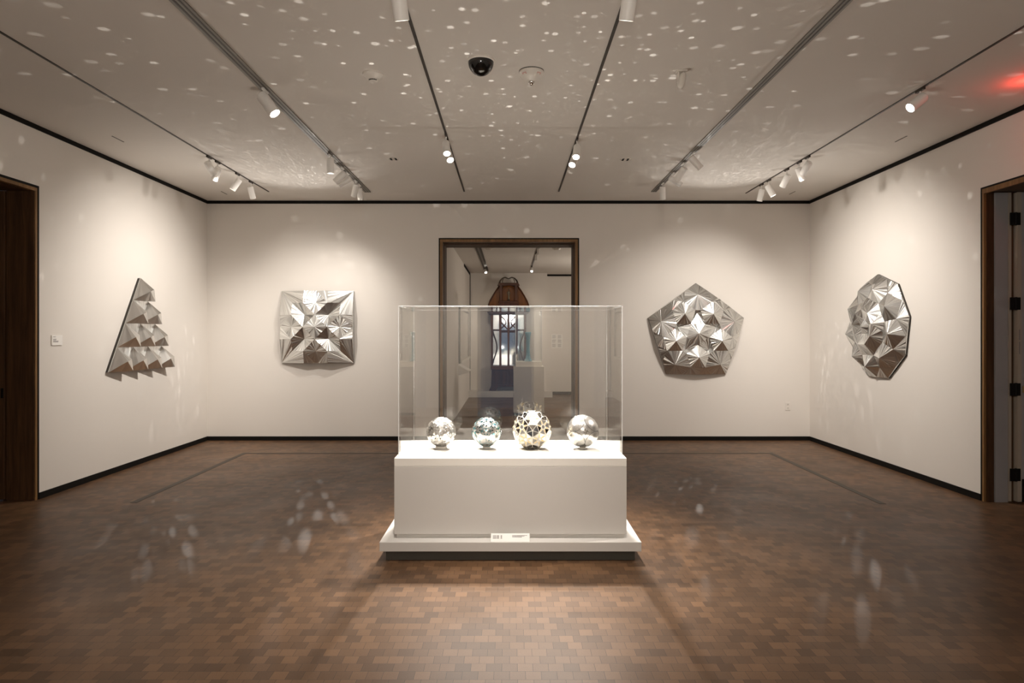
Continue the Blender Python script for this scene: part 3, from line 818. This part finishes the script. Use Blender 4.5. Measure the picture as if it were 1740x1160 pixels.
lit(XF, 5.108, T_DECK, 0.060, 'lone spotlight with glowing lens on the nonagon-side thin track', 70, 40, lens=M_LENS, L=0.15, r=0.040)
lit(XF, 7.04, T_PE, 0.075, 'greyish spotlight first of five in the cluster on the nonagon-side thin track', 62, 84)
lit(XF, 7.24, (4.3, 7.9, 1.2), 0.085, 'spotlight just behind the greyish one in the nonagon-side thin track cluster', 0, 90)
lit(XF, 7.57, (2.6, 9.3, 1.2), 0.085, 'spotlight in the middle of the cluster of five on the nonagon-side thin track', 20, 90)
lit(XF, 8.09, (4.2, 7.9, 1.4), 0.085, 'spotlight with bright lens, second from the back end of the nonagon-side thin track', 0, 90, lens=M_LENS)
lit(XF, 8.33, (2.9, 9.3, 0.8), 0.085, 'spotlight nearest the back end of the nonagon-side thin track', 0, 75)

# ------------------------------------------------------------------ other ceiling fittings
o = thing('smoke_detector', 'small pale round smoke detector on the ceiling beside the black camera dome', 'smoke detector', (-1.0, 4.83, ZC))
MB().lathe((-1.0, 4.83, ZC), [(0, 0), (0.076, 0), (0.076, -0.012), (0.060, -0.022), (0.052, -0.034), (0.034, -0.044), (0, -0.044)], n=36).build('housing', M_WPLAST, o, autosmooth=35)
MB().lathe((-1.0, 4.83, ZC-0.0435), [(0.032, 0), (0.032, -0.008), (0.027, -0.013), (0, -0.013)], n=24).build('sensor_cap', M_WPLAST, o, autosmooth=35)
m = MB()
for k in range(5):
    a = -PI/2 + (k-2)*0.42
    m.obox((-1.0 + 0.0325*math.cos(a), 4.83 + 0.0325*math.sin(a), ZC-0.0485), Vector((-math.sin(a), math.cos(a), 0))*0.0055, Vector((math.cos(a), math.sin(a), 0))*0.001, (0,0,0.0035))
m.build('sensor_slot', M_BLACK, o)

o = thing('security_camera', 'glossy black camera dome on the ceiling', 'security camera', (-0.2, 4.59, ZC))
MB().lathe((-0.2, 4.59, ZC), [(0, 0), (0.098, 0), (0.098, -0.008), (0.090, -0.014), (0, -0.014)], n=40).build('mounting_ring', M_WPLAST, o, autosmooth=35)
MB().lathe((-0.2, 4.59, ZC-0.014), [(0.089*math.cos(k*PI/28), -0.092*math.sin(k*PI/28)) for k in range(15)], n=40).build('dome', M_DOME, o, smooth=True)

o = thing('ceiling_alarm', 'white bowl-shaped ceiling alarm with red lettering and a clear tip', 'alarm', (0.158, 4.78, ZC))
MB().lathe((0.158, 4.78, ZC), [(0, 0), (0.091, 0), (0.091, -0.006)], n=40).build('base_gasket', M_SLOT, o, autosmooth=35)
MB().lathe((0.158, 4.78, ZC-0.006), [(0.090, 0), (0.090, -0.010), (0.078, -0.030), (0.058, -0.050), (0.034, -0.064), (0.028, -0.070), (0, -0.070)], n=40).build('housing', M_WPLAST, o, autosmooth=30)
MB().lathe((0.158, 4.78, ZC-0.076), [(0.020*math.cos(k*PI/16)+0.003, -0.024*math.sin(k*PI/16)) for k in range(9)], n=24).build('strobe_tip', M_CHROME, o, smooth=True)
for sx in (-1, 1):
    a = math.radians(-90 + sx*42); rr = 0.076
    nv = Vector((math.cos(a)*0.75, math.sin(a)*0.75, -0.66)).normalized()
    u_ = Vector((-math.sin(a), math.cos(a), 0)); v_ = nv.cross(u_)
    text_mesh('FIRE', 0.020, M_RED, 'red_lettering', o, Vector((0.158, 4.78, ZC)) + Vector((math.cos(a)*rr, math.sin(a)*rr, -0.0345)) + nv*0.0015, u_, v_)

o = thing('motion_sensor', 'white tilted motion sensor on a ceiling bracket between the two pentagon-side tracks', 'sensor', (1.25, 4.77, ZC))
MB().box(1.205, 1.280, 4.74, 4.80, ZC-0.012, ZC).build('mounting_plate', M_WPLAST, o, bevel=0.003)
MB().box(1.212, 1.222, 4.75, 4.79, ZC-0.085, ZC-0.012).box(1.222, 1.236, 4.755, 4.785, ZC-0.080, ZC-0.055).build('bracket_arm', M_WPLAST, o, bevel=0.002)
sb = MB(); ax = Vector((-0.28, -0.25, -1)).normalized(); c0 = Vector((1.258, 4.765, ZC-0.018))
for k in range(13):
    t = k/12; rr = 0.030*math.sqrt(max(0.03, 1-(2*t-1)**2))**0.6
    for i in range(16):
        a = 2*PI*i/16; xa = Vector((1,0,-0.28)).normalized(); ya = ax.cross(xa)
        sb.v.append(tuple(c0 + ax*0.135*t + xa*rr*0.9*math.cos(a) + ya*rr*0.7*math.sin(a)))
for k in range(12):
    for i in range(16): sb.f.append([k*16+i, k*16+(i+1)%16, (k+1)*16+(i+1)%16, (k+1)*16+i]); sb.m.append(0); sb.t.append(1)
sb.f.append(list(range(16))); sb.m.append(0); sb.t.append(1); sb.f.append(list(range(192, 208))); sb.m.append(0); sb.t.append(1)
sb.build('sensor_body', M_WPLAST, o, autosmooth=50)

for x, y, lab in ((-1.26, 7.158, 'small round recessed downlight between the tracks on the square relief side'), (1.263, 7.18, 'small round recessed downlight between the tracks on the pentagon relief side')):
    o = thing('downlight', lab, 'downlight', (x, y, ZC), 'recessed downlights')
    MB().lathe((x, y, ZC), [(0.070, 0), (0.070, -0.003), (0.056, -0.003), (0.052, 0)], n=36).build('trim_ring', M_WPLAST, o)
    MB().lathe((x, y, ZC), [(0.055, -0.0015), (0.030, -0.0012), (0.0, -0.0012)], n=24).build('reflector', M_CHROME, o)
    m = MB()
    for k in (-1, 1): m.box(x+k*0.026-0.012, x+k*0.026+0.008, y-0.045, y+0.045, ZC-0.0030, ZC-0.0018)
    m.build('baffle', M_BLACK, o)

for x, y0, y1, lab in ((-3.82, 6.33, 6.525, 'short dark ceiling slot near the triangle wall, closer to the dark oak doorway'), (-3.84, 8.77, 8.955, 'short dark ceiling slot near the triangle wall, closer to the back corner'),
                       (3.816, 6.33, 6.525, 'short dark ceiling slot near the nonagon wall, closer to the white folding door'), (3.80, 8.77, 8.955, 'short dark ceiling slot near the nonagon wall, closer to the back corner')):
    o = MB().box(x-0.006, x+0.006, y0, y1, ZC-0.002, ZC).build('ceiling_slot', M_SLOT); tag(o, lab, 'ceiling slot', 'short ceiling slots')

# ------------------------------------------------------------------ floor grilles, outlet, wall label
for (a, lab) in (((-3.395, -3.337, 5.895, 8.39), 'dark floor strip running along the wall with the triangle relief'),
                 ((-3.337, 3.285, 8.33, 8.39), 'dark floor strip running along the back wall behind the plinth'),
                 ((3.285, 3.343, 5.854, 8.39), 'dark floor strip running along the wall with the nonagon relief')):
    o = MB().box(a[0], a[1], a[2], a[3], 0.0, 0.002).build('floor_strip', M_GRILLE); tag(o, lab, 'floor strip', 'dark strips let into the floor')

o = thing('wall_outlet', 'white electrical outlet low on the back wall under the pentagon relief', 'outlet', (3.96, YB, 0.486))
MB().box(3.925, 3.995, YB-0.006, YB, 0.428, 0.544).build('cover_plate', M_WALL, o, bevel=0.002)
for dz in (-0.026, 0.026):
    m = MB().box(3.945, 3.975, YB-0.008, YB-0.006, 0.486+dz-0.015, 0.486+dz+0.015).build('receptacle', M_WPLAST, o, bevel=0.001)
    MB().box(3.952, 3.955, YB-0.0085, YB-0.008, 0.486+dz-0.004, 0.486+dz+0.008).box(3.964, 3.967, YB-0.0085, YB-0.008, 0.486+dz-0.004, 0.486+dz+0.008).build('socket_slot', M_BLACK, m)

o = thing('wall_label', 'small white text card on the wall beside the dark oak doorway', 'label', (XL, 6.26, 1.45))
MB().box(XL, XL+0.010, 6.19, 6.335, 1.403, 1.498).build('card', M_CARD, o)
m = MB(); m.keep = True
for k, (w0, dz) in enumerate(((0.035, 0.030), (0.045, 0.008), (0.040, -0.001), (0.075, -0.010), (0.070, -0.018))):
    m.add([(XL+0.0105, 6.205, 1.45+dz), (XL+0.0105, 6.205+w0, 1.45+dz), (XL+0.0105, 6.205+w0, 1.45+dz+0.005), (XL+0.0105, 6.205, 1.45+dz+0.005)], [(0,1,2,3)])
m.build('printed_text', M_INK, o)

# ------------------------------------------------------------------ far room furnishings
o = MB().box(FXL, 1.03, 15.85, FY, 0, 0.145).build('low_platform', M_PLINTH, bevel=0.004)
tag(o, 'low white platform under the tall wooden cabinet in the far room', 'platform')

KX, KY0, KY1, KZ = -0.028, 15.93, 16.28, 0.146
cab = thing('vitrine_cabinet', 'tall carved reddish wooden cabinet with arched top seen through the doorway', 'cabinet', (KX, 16.1, KZ))
# lower chest with flared feet
MB().prism([(KX-0.476, KZ), (KX-0.30, KZ), (KX-0.26, KZ+0.10), (KX+0.26, KZ+0.10), (KX+0.30, KZ), (KX+0.476, KZ), (KX+0.42, KZ+0.12), (KX+0.405, 0.66), (KX-0.405, 0.66), (KX-0.42, KZ+0.12)], KY0+0.04, KY1).build('chest', M_MAHOG, cab)
MB().box(KX-0.33, KX-0.02, KY0+0.028, KY0+0.04, 0.32, 0.62).box(KX+0.02, KX+0.33, KY0+0.028, KY0+0.04, 0.32, 0.62).build('chest_panel', M_MAHOG, cab, bevel=0.008)
MB().box(KX-0.43, KX+0.43, KY0, KY1, 0.66, 0.75).build('waist_rail', M_MAHOGL, cab, bevel=0.012)
# glazed middle
MB().box(KX-0.427, KX+0.427, KY1-0.03, KY1, 0.75, 2.0).build('mirror_back', M_FLASK, cab)
for x, w in ((-0.405, 0.022), (-0.20, 0.026), (0.0, 0.026), (0.20, 0.026), (0.405, 0.022)):
    zz = 2.0; P = [(KX+x-w, 0.75), (KX+x+w, 0.75), (KX+x+w*0.8, 1.2), (KX+x+w, 1.62), (KX+x+w*1.2, zz), (KX+x-w*1.2, zz), (KX+x-w, 1.62), (KX+x-w*0.8, 1.2)]
    MB().prism(P, KY0+0.05, KY0+0.10).build('post', M_MAHOGL, cab)
MB().box(KX-0.427, KX-0.20, KY0+0.06, KY1-0.03, 1.60, 1.64).build('shelf', M_MAHOG, cab)
MB().box(KX+0.20, KX+0.427, KY0+0.06, KY1-0.03, 1.60, 1.64).build('shelf', M_MAHOG, cab)
MB().box(KX-0.20, KX+0.20, KY0+0.075, KY0+0.095, 1.56, 1.62).build('cross_rail', M_MAHOG, cab)
for sx in (-1, 1):                            # curved whiplash tracery in the centre door
    MB().tube([(KX + sx*(0.02 + 0.17*math.sin(t*PI/2)), KY0+0.07, 1.64 + 0.30*t - 0.10*t*t) for t in [k/10 for k in range(11)]], 0.014, n=8).build('tracery', M_MAHOGL, cab)
    MB().tube([(KX + sx*(0.19 - 0.13*math.sin(t*PI)), KY0+0.07, 1.66 + 0.30*t) for t in [k/10 for k in range(11)]], 0.010, n=8).build('tracery', M_MAHOGL, cab)
    MB().tube([(KX + sx*(0.385 - 0.10*math.sin(t*PI)**1.5), KY0+0.07, 0.80 + 0.80*t) for t in [k/14 for k in range(15)]], 0.014, n=8).build('tracery', M_MAHOG, cab)
# cornice
MB().prism([(KX-0.46, 2.0), (KX+0.46, 2.0), (KX+0.515, 2.06), (KX+0.50, 2.10), (KX+0.50, 2.19), (KX-0.50, 2.19), (KX-0.50, 2.10), (KX-0.515, 2.06)], KY0, KY1).build('cornice', M_MAHOG, cab, bevel=0.01)
# arched back board
prof = [(0.497, 2.19), (0.455, 2.32), (0.385, 2.45), (0.30, 2.585), (0.235, 2.68), (0.20, 2.765)]
P = [(KX+x, z) for x, z in prof] + [(KX-x, z) for x, z in reversed(prof)]
MB().prism(P, KY0+0.14, KY1-0.02).build('arched_back', M_MAHOGL, cab)
m = MB(); m.tube([(KX+x, KY0+0.13, z) for x, z in prof], 0.018, n=8); m.build('arch_moulding', M_MAHOG, cab)
m = MB(); m.tube([(KX-x, KY0+0.13, z) for x, z in prof], 0.018, n=8); m.build('arch_moulding', M_MAHOG, cab)
# niche
MB().box(KX-0.24, KX+0.24, KY0+0.02, KY0+0.14, 2.27, 2.325).build('niche_shelf', M_MAHOG, cab, bevel=0.01)
MB().prism([(KX-0.28, 2.19), (KX+0.28, 2.19), (KX+0.22, 2.27), (KX-0.22, 2.27)], KY0+0.03, KY0+0.14).build('niche_base', M_MAHOG, cab)
for sx in (-1, 1): MB().box(KX+sx*0.185-0.035, KX+sx*0.185+0.035, KY0+0.05, KY0+0.14, 2.325, 2.72).build('niche_post', M_MAHOG, cab, bevel=0.01)
MB().prism([(KX-0.27, 2.70), (KX+0.27, 2.70), (KX+0.24, 2.765), (KX-0.24, 2.765)], KY0+0.03, KY0+0.16).build('niche_lintel', M_MAHOG, cab)
m = MB(); m.tube([(KX-0.145*math.cos(t), KY0+0.10, 2.60+0.09*math.sin(t)) for t in [k*PI/14 for k in range(15)]], 0.016, n=8); m.build('niche_arch', M_MAHOGL, cab)
# wrought crest
for sx in (-1, 1):
    MB().tube([(KX+sx*0.22, KY0+0.08, 2.765), (KX+sx*0.20, KY0+0.08, 2.82), (KX+sx*0.15, KY0+0.08, 2.875), (KX+sx*0.08, KY0+0.08, 2.900), (KX+sx*0.02, KY0+0.08, 2.875), (KX, KY0+0.08, 2.865)], [0.022,0.018,0.014,0.013,0.011,0.010], n=8).build('crest_scroll', M_BRONZE, cab)
    MB().tube([(KX+sx*0.14, KY0+0.08, 2.765), (KX+sx*0.15, KY0+0.08, 2.81), (KX+sx*0.125, KY0+0.08, 2.86)], 0.009, n=8).build('crest_scroll', M_BRONZE, cab)

# figurine in the niche
o = thing('figurine', 'slender dark metal standing figurine in the niche at the top of the cabinet', 'statue', (KX+0.005, KY0+0.09, 2.325))
MB().lathe((KX+0.005, KY0+0.07, 2.3255), [(0, 0), (0.040, 0), (0.040, 0.012), (0.030, 0.020), (0, 0.020)], n=20).build('base', M_BRONZE, o, autosmooth=35)
fb = MB(); fx, fy, fz = KX+0.005, KY0+0.07, 2.3455
fb.lathe((fx, fy, fz), [(0, 0), (0.026, 0.0), (0.020, 0.05), (0.017, 0.10), (0.024, 0.135), (0.015, 0.165), (0.024, 0.20), (0.020, 0.215), (0.008, 0.225), (0.008, 0.235), (0.015, 0.246), (0.016, 0.258), (0.009, 0.272), (0, 0.275)], n=16)
fb.build('figure', M_PEWTER, o, smooth=True)
for sx in (-1, 1): MB().tube([(fx+sx*0.022, fy, fz+0.205), (fx+sx*0.036, fy-0.01, fz+0.165), (fx+sx*0.020, fy-0.022, fz+0.135)], [0.008, 0.007, 0.005], n=8).build('arm', M_PEWTER, o)

# pedestal with blue vase
PX0, PX1, PY0, PY1 = 0.0725, 0.645, 12.3, 12.87
o = thing('pedestal', 'narrow white pedestal in the far room carrying the glass case with the blue vase', 'pedestal', ((PX0+PX1)/2, 12.58, 0))
MB().box(PX0+0.015, PX1-0.015, PY0+0.015, PY1-0.015, 0, 0.05).build('toe_kick', M_TOE, o)
MB().box(PX0, PX1, PY0, PY1, 0.05, 0.912).build('body', M_PLINTH, o, bevel=0.003)
MB().box(PX0+0.040, PX1-0.040, PY0+0.04, PY1-0.04, 0.912, 1.000).build('deck_block', M_DECK, o, bevel=0.002)
o = thing('glass_case', 'clear glass case around the tall blue vase in the far room', 'display case', ((PX0+PX1)/2, 12.58, 1.001))
gx0, gx1, gy0, gy1, g0, g1, gt = PX0+0.040, PX1-0.040, PY0+0.04, PY1-0.04, 1.001, 2.02, 0.008
MB().box(gx0, gx1, gy0, gy0+gt, g0, g1).build('front_panel', M_GLASS, o)
MB().box(gx0, gx1, gy1-gt, gy1, g0, g1).build('back_panel', M_GLASS, o)
for a in (gx0, gx1-gt): MB().box(a, a+gt, gy0+gt, gy1-gt, g0, g1).build('side_panel', M_GLASS, o)
MB().box(gx0, gx1, gy0, gy1, g1, g1+gt).build('top_panel', M_GLASS, o)
m = MB()
for x in (gx0, gx1):
    for y in (gy0, gy1): m.cyl((x, y, g0), (x, y, g1), 0.004, n=8)
m.build('glued_edge', M_ACRYL_EDGE, o)
o = MB().lathe((0.351, 12.58, 1.0015), [(0, 0), (0.075, 0), (0.072, 0.02), (0.050, 0.06), (0.036, 0.14), (0.033, 0.28), (0.038, 0.42), (0.050, 0.50), (0.060, 0.545), (0.056, 0.558), (0.044, 0.52), (0.030, 0.40), (0, 0.38)], n=32).build('vase', M_BLUEG, origin=(0.351, 12.58, 1.0015), smooth=True)
tag(o, 'tall slim blue glass vase with flared foot inside the far glass case', 'vase')

# wall text, inset display window and reading rail
o = thing('text_panel', 'pale two-column text panel on the far wall beside the cabinet', 'wall text', (1.19, FY+0.35, 1.36))
MB().box(1.055, 1.335, FY+0.340, FY+0.35, 1.17, 1.52).build('card', M_CARD, o)
for c0, c1 in ((1.075, 1.175), (1.215, 1.315)):
    m = MB(); m.keep = True
    for k in range(14):
        if k in (4, 9): continue
        z = 1.495 - k*0.022
        m.add([(c0, FY+0.3395, z-0.009), (c1-random.uniform(0, 0.03), FY+0.3395, z-0.009), (c1-random.uniform(0, 0.03), FY+0.3395, z), (c0, FY+0.3395, z)], [(0,1,2,3)])
    m.build('text_block', M_INK, o)

o = thing('wall_showcase', 'glazed showcase set in the side wall of the far room, above the slanted panel', 'showcase', (FXL, 14.1, 0.95))
MB().box(FXL, FXL+0.03, 12.68, 12.80, 0.95, 2.035).box(FXL, FXL+0.03, 15.40, 15.5, 0.95, 2.035).box(FXL, FXL+0.03, 12.80, 15.40, 1.99, 2.035).build('frame', M_TOE, o)
MB().box(FXL, FXL+0.06, 12.80, 15.40, 0.95, 1.00).build('ledge', M_DECK, o)
MB().box(FXL+0.020, FXL+0.026, 12.80, 15.40, 1.00, 1.99).build('glass', M_GLASS, o)
o = thing('reading_rail', 'slanted white reading panel below the showcase in the far room', 'label', (FXL, 12.95, 0.72))
MB().add([(FXL, 12.70, 0.92), (FXL, 13.30, 0.92), (FXL+0.21, 13.30, 0.80), (FXL+0.21, 12.70, 0.80), (FXL, 12.70, 0.72), (FXL, 13.30, 0.72), (FXL+0.19, 13.30, 0.775), (FXL+0.19, 12.70, 0.775)],
         [(0,1,2,3),(7,6,5,4),(0,4,5,1),(1,5,6,2),(2,6,7,3),(3,7,4,0)]).build('panel', M_CARD, o)

# far-room tracks
GF = 'spotlights in the far room'
t = thing('lighting_track', 'wide dark ceiling track in the far room, left of the cabinet top', 'lighting track', (-0.56, 12, FZ))
MB().box(-0.60, -0.50, YB+WT+0.3, 15.6, FZ-0.012, FZ-0.001).build('track_body', M_TRACK, t); MB().box(-0.565, -0.535, YB+WT+0.3, 15.6, FZ-0.014, FZ-0.012).build('track_groove', M_TRACKG, t)
o = MB().box(0.478, 0.506, 10.9, 15.3, FZ-0.010, FZ-0.001).build('lighting_track', M_TRACK); tag(o, 'thin dark ceiling track in the far room over the blue vase', 'lighting track')
WF = (1.0, 0.84, 0.66)
def flit(x, y, aim, label, power, angle, target=None):
    p, d = lamp(x, y, FZ-0.010, aim, 0.05, label, GF, lens=M_LENS, L=0.11, r=0.026)
    spot(p, target or aim, power, angle, 0.7, WF)
flit(-0.55, 14.9, (0.0, 12.9, 1.3), 'glowing spotlight at the end of the wide far-room track', 24, 80, (-0.05, 16.0, 1.9))
flit(0.492, 14.6, (0.30, 12.7, 1.3), 'glowing spotlight at the end of the thin far-room track', 24, 80, (0.05, 16.0, 1.6))
flit(0.492, 12.15, (0.37, 12.58, 1.0), 'small spotlight, lower of two near the doorway on the thin far-room track', 18, 45)
flit(0.492, 11.25, (0.36, 12.6, 0.75), 'small spotlight, upper of two near the doorway on the thin far-room track', 60, 50)
for x, lab in ((-0.36, 'pale round ceiling fitting near the wide far-room track'), (0.83, 'pale round ceiling fitting on the wall-text side of the far room')):
    o = MB().lathe((x, 11.6, FZ), [(0, 0), (0.07, 0), (0.07, -0.012), (0.045, -0.035), (0, -0.04)], n=28).build('ceiling_sensor', M_WPLAST, autosmooth=35, origin=(x, 11.6, FZ))
    tag(o, lab, 'ceiling sensor', 'round ceiling fittings in the far room')

# ------------------------------------------------------------------ lights: added ambient fill, added glint patterns
def point(pos, power, color, radius=0.2):
    li = bpy.data.lights.new('ambient', 'POINT'); li.energy = power; li.color = color; li.shadow_soft_size = radius
    o = bpy.data.objects.new('bare_point_light', li); col.objects.link(o); o.location = pos; return o

def added_gobo_lamp(pos, target, power, angle, scale, seed, size=0.20, stretch=(1,1,1), color=(1.0, 0.95, 0.89), blend=0.4, ring=False, base=0.0):
    """added lamp imitating mirror glints: a beam patterned into many small oval spots"""
    o = spot(pos, target, power, angle, blend, color, 0.0)
    li = o.data; li.use_nodes = True; nt = li.node_tree; nt.nodes.clear()
    out = nt.nodes.new('ShaderNodeOutputLight'); em = nt.nodes.new('ShaderNodeEmission')
    tc = nt.nodes.new('ShaderNodeTexCoord'); mp = nt.nodes.new('ShaderNodeMapping')
    mp.inputs['Scale'].default_value = stretch; mp.inputs['Location'].default_value = (seed*3.1, seed*1.7, seed*0.9)
    vo = nt.nodes.new('ShaderNodeTexVoronoi'); vo.inputs['Scale'].default_value = scale; vo.inputs['Randomness'].default_value = 1.0
    nt.links.new(tc.outputs['Normal'], mp.inputs['Vector']); nt.links.new(mp.outputs['Vector'], vo.inputs['Vector'])
    sep = nt.nodes.new('ShaderNodeSeparateColor'); nt.links.new(vo.outputs['Color'], sep.inputs[0])
    # radius and brightness differ from spot to spot
    rad = nt.nodes.new('ShaderNodeMapRange'); rad.inputs['To Min'].default_value = size*0.45; rad.inputs['To Max'].default_value = size
    nt.links.new(sep.outputs[0], rad.inputs['Value'])
    dv = nt.nodes.new('ShaderNodeMath'); dv.operation = 'DIVIDE'; nt.links.new(vo.outputs['Distance'], dv.inputs[0]); nt.links.new(rad.outputs[0], dv.inputs[1])
    ss = nt.nodes.new('ShaderNodeMapRange'); ss.interpolation_type = 'SMOOTHSTEP'
    ss.inputs['From Min'].default_value = 1.0; ss.inputs['From Max'].default_value = 0.35
    nt.links.new(dv.outputs[0], ss.inputs['Value'])
    pw = nt.nodes.new('ShaderNodeMath'); pw.operation = 'POWER'; pw.inputs[1].default_value = 2.5; nt.links.new(sep.outputs[1], pw.inputs[0])
    mu = nt.nodes.new('ShaderNodeMath'); mu.operation = 'MULTIPLY'; nt.links.new(ss.outputs[0], mu.inputs[0]); nt.links.new(pw.outputs[0], mu.inputs[1])
    if ring:
        rg = nt.nodes.new('ShaderNodeMapRange'); rg.interpolation_type = 'SMOOTHSTEP'
        rg.inputs['From Min'].default_value = 0.0; rg.inputs['From Max'].default_value = 0.6
        rg.inputs['To Min'].default_value = 0.45; rg.inputs['To Max'].default_value = 1.0
        nt.links.new(dv.outputs[0], rg.inputs['Value'])
        m3 = nt.nodes.new('ShaderNodeMath'); m3.operation = 'MULTIPLY'
        nt.links.new(mu.outputs[0], m3.inputs[0]); nt.links.new(rg.outputs[0], m3.inputs[1]); mu = m3
    if base:
        m4 = nt.nodes.new('ShaderNodeMath'); m4.operation = 'ADD'; m4.inputs[1].default_value = base
        nt.links.new(mu.outputs[0], m4.inputs[0]); mu = m4
    nt.links.new(mu.outputs[0], em.inputs['Strength']); em.inputs['Color'].default_value = (1,1,1,1)
    nt.links.new(em.outputs[0], out.inputs[0])
    return o
added_gobo_lamp((-0.30, BY-0.02, 0.985), (-0.30, BY+0.3, 3.4), 330, 168, 27.0, 1, size=0.33, ring=True, base=0.060)  # added lamps above the balls: ceiling dapples plus an even ceiling fill
added_gobo_lamp((0.32, BY-0.02, 0.985), (0.32, BY+0.3, 3.4), 330, 168, 23.0, 3, size=0.31, ring=True, base=0.060)
# added lamps at the reliefs, imitating their glints on the floor
added_gobo_lamp((-4.0, 7.6, 1.5), (-2.85, 5.3, 0), 36, 24, 46.0, 9, size=0.75, stretch=(1.0, 0.4, 1))
added_gobo_lamp((-2.7, 9.05, 1.6), (-1.45, 5.0, 0), 50, 26, 44.0, 7, size=0.8, stretch=(1.0, 0.5, 1), blend=1.0)
added_gobo_lamp((-2.7, 9.05, 1.6), (-2.1, 7.3, 0), 30, 40, 34.0, 11, size=0.75, stretch=(1.0, 0.5, 1), blend=1.0)
added_gobo_lamp((2.6, 9.05, 1.55), (1.5, 6.0, 0), 40, 26, 44.0, 13, size=0.75, stretch=(1.0, 0.5, 1), blend=1.0)
added_gobo_lamp((4.0, 7.6, 1.6), (2.5, 4.75, 0), 26, 22, 50.0, 17, size=0.7, stretch=(1.0, 0.3, 1), blend=1.0)
# added lamps imitating relief glints on the adjoining walls
added_gobo_lamp((-2.9, 9.0, 1.6), (-4.3, 8.2, 0.8), 26, 80, 22.0, 21, size=0.7, stretch=(1, 0.4, 1))
added_gobo_lamp((2.9, 9.0, 1.5), (4.27, 8.3, 0.9), 26, 80, 22.0, 25, size=0.7, stretch=(1, 0.4, 1))

for p_, t_, w_ in (((-3.95, 7.6, 1.7), (-2.6, 7.3, 3.4), 26), ((3.9, 7.6, 1.75), (2.6, 7.3, 3.4), 26)):  # added uplights without fixtures, brightening the ceiling
    spot(p_, t_, w_, 120, 1.0, (1.0, 0.93, 0.85), 0.12)
added_gobo_lamp((-2.7, 9.0, 1.8), (-2.55, 7.65, 3.4), 110, 62, 60.0, 31, size=0.8, stretch=(1.6, 0.35, 1), base=0.55, blend=1.0)  # added lamps by square and pentagon, putting bright patches on the ceiling
added_gobo_lamp((2.6, 9.0, 1.8), (2.55, 7.55, 3.4), 110, 62, 60.0, 35, size=0.8, stretch=(1.6, 0.35, 1), base=0.55, blend=1.0)
point((0, 0.2, 2.8), 75, (1.0, 0.94, 0.87), 0.12)  # added fill above the camera, no fixture there
point((0, -2.0, 2.4), 125, (1.0, 0.94, 0.87), 0.12)  # added fill behind the camera, brightens what the mirrors reflect
point((3.90, 4.93, 3.335), 2.6, (1.0, 0.05, 0.03), 0.05)       # red glow of an exit sign beside the folding door
point((2.5, 13.4, 1.7), 66, (1.0, 0.90, 0.79), 0.04)  # added fill for the far room, out of view

wd = bpy.data.worlds.new('world'); scene.world = wd; wd.use_nodes = True
bg = wd.node_tree.nodes.get('Background'); bg.inputs['Color'].default_value = (0.62, 0.75, 1.0, 1); bg.inputs['Strength'].default_value = 0.22

# ------------------------------------------------------------------ camera
cam = bpy.data.cameras.new('camera'); cam.sensor_width = 36.0; cam.lens = 36.0*F/1740.0
cam.shift_x = 4/1740; cam.shift_y = -11/1740; cam.clip_end = 100
co = bpy.data.objects.new('camera', cam); col.objects.link(co); co.location = (0, 0, CAM_Z); co.rotation_euler = (PI/2, 0, 0)
scene.camera = co
scene.view_settings.view_transform = 'Standard'; scene.view_settings.look = 'None'
scene.view_settings.exposure = 0.0; scene.view_settings.gamma = 1.0
cy = scene.cycles
cy.max_bounces = 10; cy.diffuse_bounces = 5; cy.glossy_bounces = 6; cy.transparent_max_bounces = 32
cy.caustics_reflective = False; cy.caustics_refractive = False
cy.sample_clamp_indirect = 4.0; cy.use_denoising = True; cy.use_light_tree = True; cy.use_adaptive_sampling = False
try: cy.denoiser = 'OPENIMAGEDENOISE'
except Exception: pass
